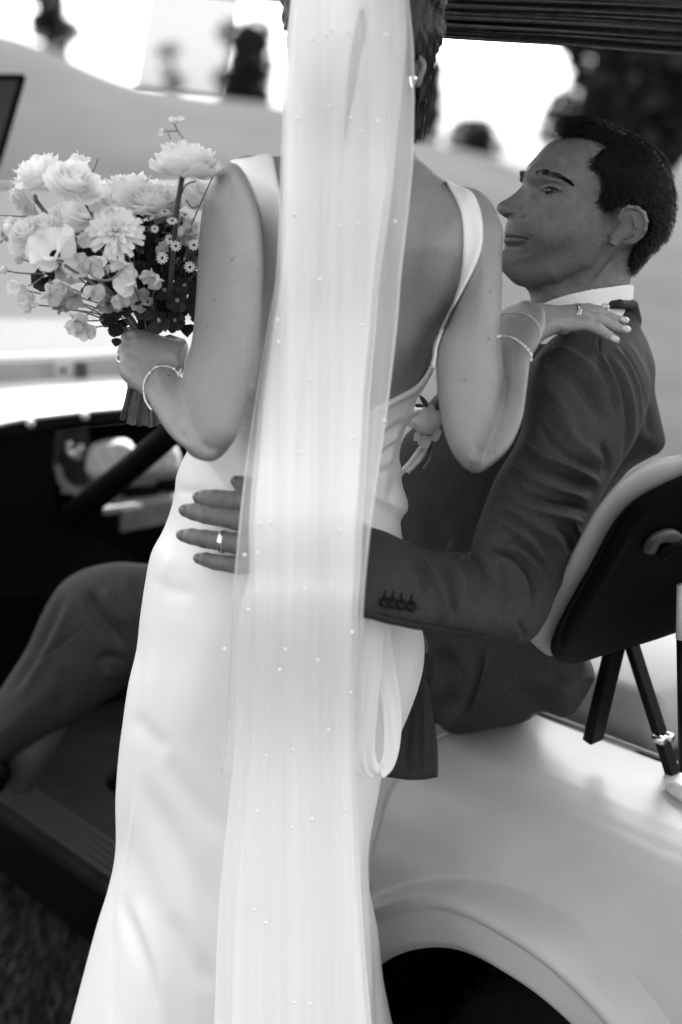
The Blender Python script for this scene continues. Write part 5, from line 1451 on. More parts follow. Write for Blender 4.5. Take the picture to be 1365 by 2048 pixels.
# cuff opening
# collar roll
fj.chain([(1205, 612, 1.80, 8), (1240, 608, 1.79, 9), (1268, 610, 1.82, 9), (1276, 640, 1.84, 9)], 1, .006)
Vj, Qj = fj.mesh(); Qj = orient(Vj, Qj); Vj = relax(Vj, Qj, 2)
jl = [
    # shoulder and armhole
    ([(1078, 722), (1110, 724), (1150, 750), (1186, 800), (1206, 860)], 15, -8), ([(1070, 760), (1100, 780), (1130, 830), (1150, 880)], 14, 3.5), ([(1082, 700), (1130, 705), (1175, 730), (1210, 770)], 9, 3),
    ([(1200, 668), (1198, 690), (1204, 710)], 2.2, -1.8), ([(1204, 706), (1232, 745), (1250, 800), (1258, 850), (1250, 905), (1228, 950)], 4, -3.6), ([(1218, 704), (1246, 750), (1264, 810), (1268, 860), (1258, 910)], 5, 3.2),
    ([(1224, 682), (1262, 740), (1284, 810), (1286, 870)], 4, 2.6), ([(1234, 680), (1272, 740), (1294, 810)], 4, -2.6), ([(1246, 672), (1284, 730), (1302, 790)], 4, 2.4), ([(1195, 690), (1232, 770), (1240, 830)], 4.5, 2.4), ([(1188, 700), (1220, 770), (1232, 840)], 5, -2.6),
    ([(1282, 760), (1296, 830), (1300, 880)], 7, -3.0), ([(1292, 700), (1304, 760)], 4, -2),
    # upper sleeve drag folds
    ([(1032, 905), (1070, 930), (1115, 948), (1160, 968), (1196, 990)], 8, -6.5), ([(1046, 880), (1080, 912), (1130, 930), (1180, 955), (1206, 975)], 7, 4.5), ([(1070, 840), (1110, 890), (1160, 925), (1205, 950)], 8, -4),
    ([(1018, 925), (1060, 958), (1105, 978), (1150, 990), (1190, 1008)], 7, 5), ([(1002, 945), (1050, 985), (1100, 1004), (1150, 1014), (1184, 1030)], 7, -6), ([(990, 972), (1040, 1008), (1090, 1026), (1150, 1040), (1172, 1055)], 7, 4.5),
    ([(974, 1008), (1020, 1030), (1070, 1062), (1100, 1100), (1112, 1150)], 7, -6.5), ([(966, 1030), (1010, 1052), (1056, 1084), (1088, 1130), (1100, 1180)], 7, 5), ([(1080, 1050), (1118, 1090), (1130, 1140)], 6, 4.5), ([(1106, 1040), (1140, 1080), (1144, 1120)], 6, -4.5), ([(1132, 1032), (1158, 1066), (1158, 1086)], 5, 3.5),
    ([(1090, 800), (1130, 860), (1180, 905), (1220, 930)], 12, 3), ([(1200, 880), (1215, 920), (1205, 960)], 6, -4),
    # elbow
    ([(954, 1104), (1000, 1106), (1038, 1124), (1062, 1160), (1070, 1205), (1060, 1262)], 5, -6.5), ([(975, 1086), (1026, 1098), (1066, 1130), (1088, 1180), (1084, 1230)], 6, 4.5), ([(1000, 1070), (1048, 1092), (1090, 1140), (1104, 1190)], 5, -4), ([(1044, 1140), (1052, 1190), (1044, 1250)], 8, 3.5), ([(1030, 1240), (1050, 1265), (1040, 1284)], 5, -3),
    # forearm
    ([(826, 1092), (838, 1130), (852, 1160), (842, 1196)], 7, -4.5), ([(846, 1100), (862, 1140), (880, 1180), (892, 1216), (884, 1250)], 7, 4.5), ([(872, 1108), (896, 1150), (908, 1200), (912, 1250)], 7, -5), ([(900, 1110), (924, 1160), (930, 1220)], 9, 2.6), ([(880, 1102), (905, 1112), (930, 1110)], 4, -3.5),
    ([(946, 1110), (958, 1160), (950, 1230)], 12, -2.6), ([(760, 1070), (790, 1120), (800, 1160)], 14, 2), ([(990, 1116), (1006, 1170), (1000, 1240)], 10, -2.4), ([(722, 1222), (800, 1240), (900, 1260), (1000, 1276)], 2.6, -2.2),
    # lower panels
    ([(972, 1290), (952, 1370), (925, 1450)], 6, -8), ([(1050, 1300), (1100, 1340), (1150, 1350), (1182, 1340)], 14, -7), ([(1090, 1320), (1140, 1330), (1178, 1320)], 9, 6), ([(1010, 1370), (1080, 1400), (1140, 1390)], 16, -4), ([(880, 1290), (905, 1370), (890, 1450)], 22, -14), ([(850, 1000), (880, 1080), (900, 1100)], 20, -5),
]
jl = [tuple(list(l[:2]) + [l[2] * 1.3] + list(l[3:])) for l in jl]
Vj = folds(Vj, Qj, jl)
px_, py_, _t = proj(Vj); N_ = vnormals(Vj, Qj)
wob = np.sin(px_ * .021 + py_ * .033) * .7 + np.sin(px_ * .05 - py_ * .017 + 1) * .5 + .4 * np.sin(px_ * .09 + py_ * .07 + 2)
Vj = Vj + N_ * (wob * .0007)[:, None]
Vj = relax(Vj, Qj, 1, .4)
jacket = mk('jacket', Vj, Qj, M['suit'], groom)
# collar seam band at the back of the neck
mb = MB(); c = catmull([(1198, 612), (1222, 603), (1250, 601), (1270, 604), (1276, 630), (1281, 655)], False, 6)
# cuff buttons and their worked buttonholes
for (x, y) in [(770, 1204), (786, 1206), (803, 1209), (823, 1212)]:
    mb = MB(); Yb = fj.front(x, y) - .0010
    c0 = P(x, y, Yb); u1 = P(x + 5, y, Yb + .0012) - c0; u1 /= np.linalg.norm(u1); u2 = P(x, y - 5, Yb + .001) - c0; u2 -= (u2 @ u1) * u1; u2 /= np.linalg.norm(u2); u3 = np.cross(u1, u2); u3 *= -1 if u3[1] > 0 else 1
    V = []; n = 18
    for (r, h) in [(.0002, .0016), (.0032, .0016), (.0044, .0026), (.0056, .0026), (.0062, .0012), (.0060, -.001)]:
        for k in range(n):
            th = 2 * math.pi * k / n; V.append(c0 + r * (math.cos(th) * u1 + math.sin(th) * u2) + u3 * h)
    mb.add(V, [(r * n + k, r * n + (k + 1) % n, (r + 1) * n + (k + 1) % n, (r + 1) * n + k) for r in range(5) for k in range(n)])
    mb.build('button', M['black_metal'], jacket)
    mb = MB(); mb.add(*tube([P(x - 2, y - 8, Yb - .001), P(x + 2, y - 24, Yb - .001)], .0011, 5)); mb.build('buttonhole', M['hair'], jacket)
# white shirt cuff inside the sleeve

# front flap of the jacket hanging over the seat edge
FLAP = [(840, 1262), (852, 1330), (862, 1400), (872, 1450), (877, 1500), (877, 1555), (850, 1560), (815, 1561), (766, 1553), (740, 1500), (770, 1400), (800, 1300)]
ff = Field(715, 900, 1240, 1580, 1.60, 1.90, 2.4, .003)
ff.poly(FLAP, .006, .006, [(800, 1260, 1.80), (860, 1400, 1.765), (820, 1560, 1.735), (877, 1500, 1.745)], 0, spline=False)
Vf, Qf = ff.mesh(); Qf = orient(Vf, Qf); Vf = relax(Vf, Qf, 1)
Vf = folds(Vf, Qf, [([(846, 1350), (850, 1450), (848, 1550)], 6, 3), ([(822, 1400), (815, 1480), (812, 1555)], 8, -4), ([(790, 1440), (782, 1550)], 8, 3)])
mk('jacket_flap', Vf, Qf, M['suit'], jacket)

# ------------------------------------------------------------------ trousers and shoes
ft = Field(-90, 1120, 1090, 1640, 1.75, 2.62, 4, .005)
ft.poly([(1080, 1280), (880, 1270), (600, 1170), (420, 1130), (300, 1128), (240, 1124), (190, 1132), (152, 1146), (118, 1172), (84, 1228), (54, 1296), (20, 1350), (-20, 1410), (-70, 1470), (-80, 1600), (-20, 1600), (10, 1530), (70, 1486), (150, 1444), (230, 1390), (300, 1350), (500, 1380), (800, 1440), (1060, 1440)], .085, [(200, 1200, .075), (0, 1500, .06), (600, 1300, .085), (1000, 1350, .10)], [(180, 1190, 2.16), (0, 1500, 2.20), (500, 1250, 2.06), (1000, 1340, 1.93)], 0)
# the other leg, farther in, knee hidden behind her
ft.poly([(1060, 1260), (800, 1230), (560, 1170), (440, 1180), (400, 1260), (395, 1400), (390, 1560), (470, 1580), (500, 1420), (560, 1360), (800, 1380), (1060, 1400)], .08, .07, [(1000, 1320, 2.1), (450, 1250, 2.4), (430, 1560, 2.4)], .01)
Vt, Qt = ft.mesh(); Qt = orient(Vt, Qt); Vt = relax(Vt, Qt, 3)
Vt = folds(Vt, Qt, [([(180, 1176), (184, 1215), (214, 1260), (262, 1304)], 12, -12), ([(210, 1170), (226, 1215), (262, 1255)], 12, 6), ([(190, 1320), (225, 1316), (255, 1330)], 9, -7), ([(205, 1345), (240, 1350)], 8, 5), ([(130, 1185), (100, 1250), (60, 1330), (10, 1400)], 9, -7), ([(150, 1180), (120, 1260), (80, 1330), (40, 1400)], 10, 6), ([(178, 1244), (120, 1290), (60, 1340)], 2.4, -3), ([(120, 1330), (125, 1380), (110, 1440)], 16, -4), ([(240, 1140), (265, 1200), (275, 1260)], 14, 4)])
mk('trousers', Vt, Qt, M['trouser'], groom)
for pts in ([(-30, 1600, 2.2, 40), (-10, 1560, 2.2, 34), (10, 1552, 2.18, 30)],):
    fz = Field(-120, 90, 1490, 1680, 2.0, 2.6, 4, .005); fz.chain([(-60, 1590, 2.15, 34), (-20, 1560, 2.15, 34), (4, 1545, 2.15, 22)], 1, .01); Vz, Qz = fz.mesh(); Qz = orient(Vz, Qz); mk('shoe', Vz, Qz, M['black'], groom)
fz = Field(190, 480, 1480, 1660, 2.1, 2.9, 4, .005); fz.chain([(238, 1560, 2.38, 28), (300, 1575, 2.40, 34), (400, 1590, 2.40, 36)], 1, .01); Vz, Qz = fz.mesh(); Qz = orient(Vz, Qz); mk('shoe', Vz, Qz, M['black'], groom)

# ------------------------------------------------------------------ boutonniere: a thing of its own
bout = root('boutonniere', P(850, 850, 1.80), 'pale ranunculus boutonniere with ribbon and narrow leaves pinned to the dark lapel', 'boutonniere')
def bloom(center, R, normal, mtl, parent, name='bloom', rings=6, seed=1, frill=.05, sep=True, flat=1.0, thick=.55):
    """full open flower: rings of cupped petals whose ruffled rims stack up to a dome"""
    rng = random.Random(seed)
    n = np.array(normal, float); n /= np.linalg.norm(n)
    a = np.cross(n, [.31, .17, .9]); a /= np.linalg.norm(a); b = np.cross(n, a)
    core = MB(); core.add(*ball(center + n * R * .05, R * .32, 10, 7, (1, 1, 1)))
    holder = core.build(name, mtl, parent)
    joined = MB()
    for r in range(rings):
        f = r / (rings - 1)                      # 0 inner .. 1 outer
        rho = R * (.22 + .78 * f ** .8); hgt = R * thick * (1.0 - f ** 2.2) + R * .02
        cnt = 4 + int(round(4 * f)) ; nu, nv = 7, 9
        for k in range(cnt):
            th0 = 2 * math.pi * (k + .5 * (r % 2)) / cnt + rng.uniform(-.15, .15)
            half = math.pi / cnt * rng.uniform(1.25, 1.5); sc_ = rng.uniform(.92, 1.07); ph = rng.uniform(0, 6); dh = rng.uniform(-.05, .06) * R
            V = []
            for i in range(nu):
                s = i / (nu - 1)
                p0 = (.06 * R, -.22 * R * flat); p1 = (rho * .95, hgt - .62 * R * (1 - .35 * f)); p2 = (rho * (1.0 + .05 * f), hgt + dh)
                x = (1 - s) ** 2 * p0[0] + 2 * s * (1 - s) * p1[0] + s * s * p2[0]; z = (1 - s) ** 2 * p0[1] + 2 * s * (1 - s) * p1[1] + s * s * p2[1]
                x += .10 * R * max(0, s - .75) / .25 * (.3 + f)
                for j in range(nv):
                    q = 2 * j / (nv - 1) - 1
                    th = th0 + q * half * (.35 + .65 * math.sin(math.pi * .5 * min(1, .15 + s * 1.1)))
                    w = frill * R * s * s * (math.sin(q * 5 + ph) + .6 * math.sin(q * 11 + ph * 2)) - R * .07 * s * q * q
                    xx = (x + w * .8) * sc_; zz = z + w * .9 - R * .10 * s * s * q * q
                    V.append(center + (math.cos(th) * a + math.sin(th) * b) * xx + n * zz)
            F = [(i * nv + j, i * nv + j + 1, (i + 1) * nv + j + 1, (i + 1) * nv + j) for i in range(nu - 1) for j in range(nv - 1)]
            if sep:
                mb = MB(); mb.add(V, F); mb.build('petal', mtl, holder)
            else: joined.add(V, F)
    if joined.n:
        o = joined.build('petals', mtl, holder); o['kind'] = 'stuff'
    return holder
def leaf(p0, p1, w, nrm, mtl, parent, name='leaf', curl=.15):
    p0, p1 = np.asarray(p0), np.asarray(p1); d = p1 - p0; L = np.linalg.norm(d); t = np.cross(d / L, nrm); t /= np.linalg.norm(t) + 1e-9; u = np.cross(t, d / L)
    V = []; n = 7
    for i in range(n):
        s = i / (n - 1); c = p0 + d * s + u * curl * L * math.sin(math.pi * s)
        ww = w * math.sin(math.pi * min(1, .04 + s * .96)) ** .8
        V += [c - t * ww + u * ww * .35, c, c + t * ww + u * ww * .35]
    F = [(i * 3 + j, i * 3 + j + 1, (i + 1) * 3 + j + 1, (i + 1) * 3 + j) for i in range(n - 1) for j in range(2)]
    mb = MB(); mb.add(V, F)
    return mb.build(name, mtl, parent)
M['stem_w'] = mat('wrapped_stem', .6, .6, .3)
M['bpetal'] = sheet_mat('boutonniere_petal', .72, 1, .25)
bc = P(853, 838, 1.80)
# tight globe of wrapped petals
bh = MB(); bh.add(*ball(bc, .0145, 14, 10)); bh = bh.build('bloom', M['bpetal'], bout)
rb = random.Random(4)
nrm0 = np.array([-.25, -.85, .45]); nrm0 /= np.linalg.norm(nrm0)
aa = np.cross(nrm0, [0, 0, 1.]); aa /= np.linalg.norm(aa); ab = np.cross(nrm0, aa)
for r in range(6):
    cnt = 4 + r
    for k in range(cnt):
        th0 = 2 * math.pi * (k + .37 * r) / cnt; pol0 = .12 + r * .27; V = []; nu, nv = 6, 8; Rr = .0140 + r * .0011
        for i in range(nu):
            s = i / (nu - 1); pol = pol0 + .95 * s
            for j in range(nv):
                q = 2 * j / (nv - 1) - 1; th = th0 + q * (.75 if r < 3 else .6) * (1 - .1 * s)
                pp = pol + .12 * q * q
                V.append(bc + (Rr + .0030 * s * s + .0006 * q + .0005 * math.sin(q * 7 + k)) * (math.cos(pp) * nrm0 + math.sin(pp) * (math.cos(th) * aa + math.sin(th) * ab)))
        mb = MB(); mb.add(V, [(i * nv + j, i * nv + j + 1, (i + 1) * nv + j + 1, (i + 1) * nv + j) for i in range(nu - 1) for j in range(nv - 1)])
        mb.build('petal', M['bpetal'], bh)
for (a, b_, w) in [((856, 815), (838, 788), .0035), ((848, 812), (818, 813), .0030), ((878, 820), (876, 800), .005), ((828, 850), (810, 848), .004), ((840, 868), (828, 882), .006), ((846, 870), (852, 900), .009), ((865, 868), (885, 862), .009), ((868, 870), (872, 884), .008)]:
    leaf(P(a[0], a[1], 1.795), P(b_[0], b_[1], 1.785), w, (0, -1, .2), M['petal3'] if a[1] > 830 else M['petal_d'], bout)
for (a, b_, r, mt) in [((848, 890), (790, 960), .0042, 'stem_w'), ((856, 895), (815, 945), .0034, 'stem_w'), ((862, 890), (838, 940), .002, 'stem'), ((866, 900), (846, 938), .0018, 'stem_l'), ((850, 905), (800, 962), .002, 'stem')]:
    mb = MB(); mb.add(*tube([P(a[0], a[1], 1.80), P((a[0] + b_[0]) / 2 + 2, (a[1] + b_[1]) / 2 + 2, 1.79), P(b_[0], b_[1], 1.785)], r, 8)); mb.build('stem', M[mt], bout)
lf = catmull([(872, 900), (840, 965), (800, 1010), (780, 1020)], False, 5)
# ================================================================== bouquet
bq = root('bouquet', P(300, 700, 1.68), 'loose bouquet of pale ranunculus, dahlia, poppies and sweet peas held in her left fist', 'bouquet')
HUB = P(300, 690, 1.685)
def stemline(x, y, Y, r=.0018, mt='stem', via=None, to=None):
    a = P(x, y, Y); b = HUB if to is None else P(*to)
    mid = (a * .5 + b * .5) + np.array([0, 0, .012]) if via is None else P(*via)
    c = catmull([a, mid, b], False, 8); mb = MB(); mb.add(*tube(c, r, 7)); return mb.build('stem', M[mt], bq)
def nv(dx, dy, dz): return np.array([dx, dy, dz], float)
# the cut stems below the fist
rs = random.Random(3)
for k, (x0, x1, y1, r) in enumerate([(262, 246, 838, 7), (268, 258, 846, 5.5), (275, 265, 848, 7), (283, 279, 850, 8), (292, 291, 849, 6.5), (300, 301, 852, 7.5), (308, 312, 850, 7), (284, 272, 840, 5), (314, 322, 846, 6)]):
    Y = 1.665 + .012 * (k % 3) - .008 * (k % 2)
    mb = MB(); mb.add(*tube([P(290 + (x0 - 290) * .6, 690, 1.69), P(x0, 770, Y), P((x0 + x1) / 2, 806, Y), P(x1, y1, Y + .01)], [r * .6 * Y / FPX, r * .78 * Y / FPX, r * .8 * Y / FPX, r * .9 * Y / FPX], 9))
    mb.build('stem', M['stem_l' if k % 3 else 'stem'], bq)
# ribbon on the grip beside her thumb
ribbon(P(np.array([362, 368, 364]), np.array([700, 715, 745]), np.array([1.64, 1.635, 1.64])), .006, (0, 1, 0), M['stem_l'], 'ribbon', bq, .001)
# big flowers
F1 = [  # centre, radius px, axis, material, rings, ruffle, petals apart, thickness
  ((372, 330, 1.60), 64, (.12, -.12, .98), 'petal', 6, .05, True, .62),
  ((146, 366, 1.58), 52, (.38, -.50, .80), 'petal', 6, .05, True, .60),
  ((80, 352, 1.63), 50, (-.35, -.20, .9), 'petal', 5, .08, True, .70),
  ((262, 388, 1.70), 60, (-.1, -.15, 1), 'petal', 5, .05, False, .60),
  ((304, 404, 1.64), 56, (.12, -.30, .94), 'petal2', 6, .05, True, .50),
  ((62, 476, 1.60), 42, (-.25, -.55, .75), 'petal2', 5, .04, True, .85),
  ((90, 462, 1.60), 34, (.1, -.5, .85), 'petal', 5, .04, False, .85),
  ((178, 424, 1.70), 48, (0, -.6, .7), 'petal', 4, .06, False, .5),
  ((132, 440, 1.72), 42, (-.2, -.6, .6), 'petal2', 4, .06, False, .5),
  ((396, 392, 1.70), 44, (.3, -.4, .8), 'petal', 4, .06, False, .5),
  ((48, 402, 1.67), 36, (-.6, -.4, -.3), 'petal2', 4, .08, False, .5),
  ((232, 418, 1.72), 46, (0, -.5, .8), 'petal', 4, .06, False, .5),
  ((330, 450, 1.72), 44, (0, -.5, .8), 'petal3', 4, .06, False, .5),
]
for k, (c, R, nr_, mt, rg, fr, sp_, tk) in enumerate(F1):
    bloom(P(*c), R * c[2] / FPX, nr_, M[mt], bq, 'ranunculus', rg, k + 1, fr, sp_, 1.0, tk)
stemline(366, 345, 1.60, .0030, 'stem', (352, 440, 1.62), (338, 610, 1.67))
stemline(150, 376, 1.60, .0028, 'stem_l', (176, 412, 1.62), (210, 470, 1.68))
stemline(70, 392, 1.63, .0024, 'stem_l', (95, 430, 1.66))
# dahlia: many narrow pointed petals in rings
def dahlia(c, R, nrm, mtl, seed):
    rng = random.Random(seed); n = np.array(nrm, float); n /= np.linalg.norm(n); a = np.cross(n, [.3, .2, .9]); a /= np.linalg.norm(a); b = np.cross(n, a)
    cm = MB(); cm.add(*ball(c, R * .22, 10, 7)); h = cm.build('dahlia', mtl, bq)
    for r in range(5):
        cnt = 9 + 2 * r; tilt = .35 + r * .33
        for k in range(cnt):
            th = 2 * math.pi * (k + .5 * (r % 2)) / cnt + rng.uniform(-.12, .12); rad = math.cos(th) * a + math.sin(th) * b; tg = -math.sin(th) * a + math.cos(th) * b
            tl = tilt + rng.uniform(-.12, .12); d = rad * math.sin(tl) + n * math.cos(tl); up = np.cross(tg, d); L = R * (.55 + .11 * r); w = R * .13; V = []
            for i in range(6):
                s = i / 5; ww = w * (.35 + 1.5 * s - 1.1 * s * s) * (1 if s < .9 else .75); cc = c + d * L * s - up * (-.10) * L * s * s + up * .0 
                V += [cc - tg * ww + up * ww * -.35, cc + up * ww * .25, cc + tg * ww + up * ww * -.35]
            mb = MB(); mb.add(V, [(i * 3 + j, i * 3 + j + 1, (i + 1) * 3 + j + 1, (i + 1) * 3 + j) for i in range(5) for j in range(2)]); mb.build('petal', mtl, h)
    return h
dahlia(P(232, 462, 1.595), 60 * 1.6 / FPX, (.1, -.8, .45), M['petal'], 5)
# open poppy with dark centre
def cupflower(c, R, nrm, cnt, mtl, name, seed, tilt=.9, wid=.75, centre=None, frill=.10):
    rng = random.Random(seed); n = np.array(nrm, float); n /= np.linalg.norm(n); a = np.cross(n, [.3, .2, .9]); a /= np.linalg.norm(a); b = np.cross(n, a)
    cm = MB(); cm.add(*ball(c, R * (.16 if centre is None else .20), 9, 6)); h = cm.build(name, mtl if centre is None else centre, bq); jn = MB()
    for k in range(cnt):
        th = 2 * math.pi * k / cnt + rng.uniform(-.25, .25); rad = math.cos(th) * a + math.sin(th) * b; tg = -math.sin(th) * a + math.cos(th) * b
        V = []; nu, nv_ = 8, 9; L = R * rng.uniform(.9, 1.12); pos = c.copy(); ph = rng.uniform(0, 6); t0 = tilt + rng.uniform(-.25, .25)
        for i in range(nu):
            s = i / (nu - 1); tl = t0 * (1.25 - .7 * s) + .3 * s * s
            d = rad * math.sin(tl) + n * math.cos(tl); u_ = np.cross(tg, d)
            if i: pos = pos + d * L / (nu - 1)
            ww = R * wid * math.sin(math.pi * (.10 + .62 * s))
            for j in range(nv_):
                q = 2 * j / (nv_ - 1) - 1
                V.append(pos + tg * q * ww - u_ * q * q * ww * .4 * -1 + u_ * frill * R * s * math.sin(q * 5 + ph) - d * q * q * L * .18 * s)
        Fq_ = [(i * nv_ + j, i * nv_ + j + 1, (i + 1) * nv_ + j + 1, (i + 1) * nv_ + j) for i in range(nu - 1) for j in range(nv_ - 1)]
        if centre is not None:
            mb = MB(); mb.add(V, Fq_); mb.build('petal', mtl, h)
        else: jn.add(V, Fq_)
    if jn.n: jn.build('petals', mtl, h)['kind'] = 'stuff'
    return h
cupflower(P(112, 512, 1.575), 62 * 1.57 / FPX, (-.30, -.62, .72), 6, M['petal'], 'poppy', 3, .80, .62, M['black_matt'], .12)
stemline(130, 530, 1.60, .0018, 'stem_l')
# sweet peas and delphinium florets, spilling over the lower left
SP = [(255, 530, 1.60, 26, 'petal', 1), (262, 566, 1.59, 26, 'petal', 2), (200, 535, 1.60, 24, 'petal', 3), (310, 552, 1.62, 24, 'petal2', 4), (160, 532, 1.62, 26, 'petal', 5), (190, 575, 1.62, 22, 'petal', 6), (128, 570, 1.63, 20, 'petal2', 7), (100, 590, 1.64, 22, 'petal2', 8), (150, 590, 1.64, 24, 'petal3', 9), (150, 640, 1.62, 26, 'petal2', 10), (170, 655, 1.63, 22, 'petal2', 11), (120, 615, 1.65, 18, 'petal3', 12), (48, 578, 1.62, 28, 'petal', 13), (62, 606, 1.62, 22, 'petal2', 14), (215, 600, 1.65, 24, 'petal3', 15), (285, 600, 1.64, 22, 'petal3', 16), (240, 590, 1.63, 22, 'petal2', 17), (205, 398, 1.62, 18, 'petal', 18), (165, 322, 1.66, 20, 'petal', 19), (225, 415, 1.60, 15, 'petal', 20), (180, 470, 1.63, 22, 'petal2', 21), (330, 500, 1.66, 16, 'petal2', 22), (385, 455, 1.66, 18, 'petal2', 23), (372, 470, 1.66, 16, 'petal3', 24), (30, 440, 1.64, 18, 'petal2', 25), (20, 465, 1.63, 15, 'petal3', 26), (430, 335, 1.66, 18, 'petal', 27)]
for (x, y, Y, R, mt, sd) in SP:
    rg_ = random.Random(sd * 7)
    cupflower(P(x, y, Y), R * 1.25 * Y / FPX, (rg_.uniform(-.8, .5), -.6, rg_.uniform(-.9, .5)), 4 if sd % 2 else 5, M[mt], 'sweet_pea', sd, rg_.uniform(.55, .95), .62, None, .14)
    stemline(x + 3, y + 2, Y + .012, .0009, 'stem_l')
for k_ in range(16):   # smaller heads filling in behind
    rg_ = random.Random(900 + k_); x, y = rg_.uniform(90, 385), rg_.uniform(430, 560)
    bloom(P(x, y, 1.70 + rg_.uniform(0, .03)), rg_.uniform(22, 34) * 1.7 / FPX, (rg_.uniform(-.5, .4), -.7, rg_.uniform(0, .8)), M[rg_.choice(['petal2', 'petal3', 'petal_d', 'petal3'])], bq, 'small_bloom', 3, 50 + k_, .09, False, 1.0, .6)
for (x, y, Y, R, sd) in [(290, 618, 1.64, 26, 31), (320, 640, 1.635, 28, 32), (355, 600, 1.65, 26, 33), (255, 612, 1.66, 24, 34), (370, 570, 1.66, 22, 35), (330, 580, 1.67, 24, 36), (232, 655, 1.66, 20, 37), (350, 640, 1.66, 24, 38), (225, 620, 1.66, 24, 39), (300, 570, 1.69, 26, 40)]:
    rg_ = random.Random(sd)
    cupflower(P(x, y, Y), R * Y / FPX, (rg_.uniform(-.4, .4), -.8, rg_.uniform(-.5, .2)), 5, M['petal_d'], 'delphinium', sd, .95, .55, M['petal3'], .05)
# daisies
def daisy(x, y, Y, R, nrm, mt='petal'):
    c = P(x, y, Y); n = np.array(nrm, float); n /= np.linalg.norm(n); a = np.cross(n, [.3, .2, .9]); a /= np.linalg.norm(a); b = np.cross(n, a); R = R * Y / FPX
    mb = MB(); mb.add(*ball(c, R * .28, 9, 6)); h = mb.build('daisy', M['stem'], bq)
    pm_ = MB()
    for k in range(11):
        th = 2 * math.pi * k / 11; d = math.cos(th) * a + math.sin(th) * b; t = -math.sin(th) * a + math.cos(th) * b; w = R * .15
        pm_.add([c + d * R * .22 - t * w * .6, c + d * R * .22 + t * w * .6, c + d * R * .8 + t * w + n * R * .1, c + d * R - n * .0 * R, c + d * R * .8 - t * w + n * R * .1], [(0, 1, 2, 3, 4)])
    o = pm_.build('petals', M[mt], h, False); o['kind'] = 'stuff'
    stemline(x, y + 1, Y + .006, .0006, 'stem', None, (x + (330 - x) * .3, y + 60, 1.68))
for a_ in [(330, 424, 1.615, 12, (.1, -.5, .8)), (298, 438, 1.61, 13, (-.2, -.3, .9)), (345, 442, 1.61, 12, (.1, -.6, .7)), (370, 430, 1.62, 13, (.2, -.4, .9)), (325, 516, 1.62, 13, (-.1, -.9, .2)), (352, 492, 1.62, 12, (.2, -.9, .3)), (380, 534, 1.63, 12, (.1, -.9, .2)), (388, 490, 1.62, 12, (.1, -.9, .2)), (340, 478, 1.63, 11, (0, -.9, .3)), (310, 458, 1.62, 9, (0, -.9, .3))]:
    daisy(*a_)
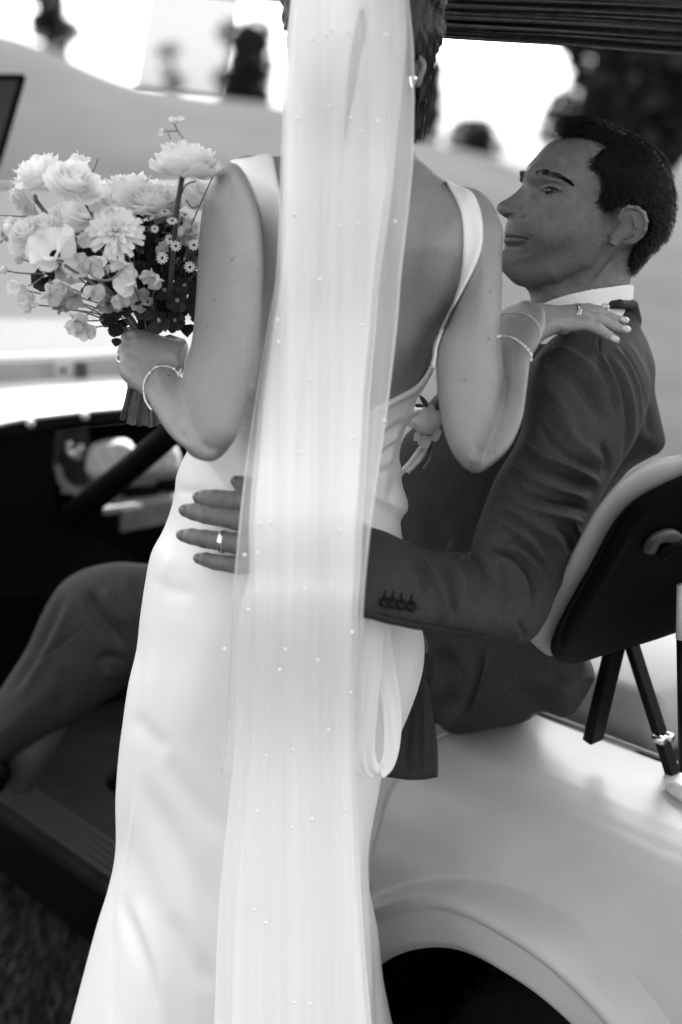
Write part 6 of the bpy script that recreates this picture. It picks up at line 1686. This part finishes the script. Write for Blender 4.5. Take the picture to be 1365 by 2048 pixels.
# buds
for (x, y, Y, r, sq) in [(38, 514, 1.63, 11, 1.3), (8, 540, 1.62, 8, 1.0), (216, 397, 1.60, 9, 1.5), (190, 412, 1.6, 13, 1.1), (18, 462, 1.62, 11, 1.4), (362, 462, 1.63, 9, 1.2), (352, 241, 1.61, 6, 1), (325, 262, 1.61, 5, 1.2)]:
    mb = MB(); mb.add(*ball(P(x, y, Y), r * Y / FPX, 10, 8, (1, 1, sq))); mb.build('bud', M['petal2'], bq)
for ln in [[(8, 540, 1.62), (40, 546, 1.63), (90, 548, 1.65)], [(38, 516, 1.63), (60, 524, 1.64), (90, 540, 1.66)], [(58, 572, 1.62), (78, 560, 1.63), (86, 552, 1.64)], [(172, 632, 1.63), (190, 618, 1.64), (215, 600, 1.66)], [(322, 264, 1.61), (334, 262, 1.61), (341, 278, 1.60)], [(348, 246, 1.61), (356, 262, 1.61), (366, 276, 1.60)], [(334, 262, 1.61), (344, 262, 1.61), (356, 262, 1.61)], [(216, 408, 1.60), (196, 384, 1.61), (178, 384, 1.62)], [(372, 400, 1.63), (386, 416, 1.63), (398, 412, 1.64)], [(365, 385, 1.63), (372, 370, 1.63), (392, 362, 1.64)], [(186, 345, 1.63), (194, 325, 1.63), (196, 316, 1.63)], [(160, 312, 1.66), (140, 320, 1.66), (150, 334, 1.66)], [(30, 480, 1.63), (18, 470, 1.63), (0, 486, 1.64)], [(0, 430, 1.64), (30, 432, 1.64), (70, 434, 1.65)]]:
    c = catmull(ln, False, 5); mb = MB(); mb.add(*tube(P(c[:, 0], c[:, 1], c[:, 2]), .0009, 6)); mb.build('tendril', M['stem_l'], bq)
for (x, y, x2, y2) in [(352, 240, 372, 236), (352, 240, 336, 238), (326, 264, 320, 272)]:
    leaf(P(x, y, 1.61), P(x2, y2, 1.61), .0028, (0, -1, .3), M['petal2'], bq, 'bud_leaf')
# curled stem
c = catmull([(182, 528, 1.585), (182, 548, 1.575), (200, 560, 1.57), (225, 558, 1.575), (246, 538, 1.58)], False, 6); mb = MB(); mb.add(*tube(P(c[:, 0], c[:, 1], c[:, 2]), .0014, 7)); mb.build('tendril', M['stem_l'], bq)
# foliage mass inside
rl = random.Random(12)
for k in range(150):
    x = rl.gauss(300, 52); y = rl.gauss(565, 55); Y = 1.66 + rl.uniform(0, .09)
    if y > 668 or y < 430 or x > 420 or x < 120: continue
    if y > 600 and x < 215: continue
    a = rl.uniform(0, 6.28); L = rl.uniform(22, 46)
    leaf(P(x, y, Y), P(x + L * math.cos(a), y + L * .8 * math.sin(a), Y - rl.uniform(-.015, .02)), rl.uniform(.006, .012), (rl.uniform(-.5, .5), -1, rl.uniform(-.5, .5)), M['green'], bq)
for k in range(26):
    x = rl.uniform(250, 400); y = rl.uniform(440, 560); stemline(x, y, 1.67 + rl.uniform(0, .05), rl.uniform(.0009, .002), 'stem')
for (x, y, x2, y2) in [(232, 640, 205, 646), (240, 650, 222, 668), (236, 676, 232, 694), (380, 590, 388, 640), (384, 560, 392, 610), (90, 520, 110, 560), (150, 500, 190, 520), (178, 478, 186, 520), (65, 500, 92, 540)]:
    leaf(P(x, y, 1.655), P(x2, y2, 1.65), .006, (0, -1, .2), M['green'], bq)
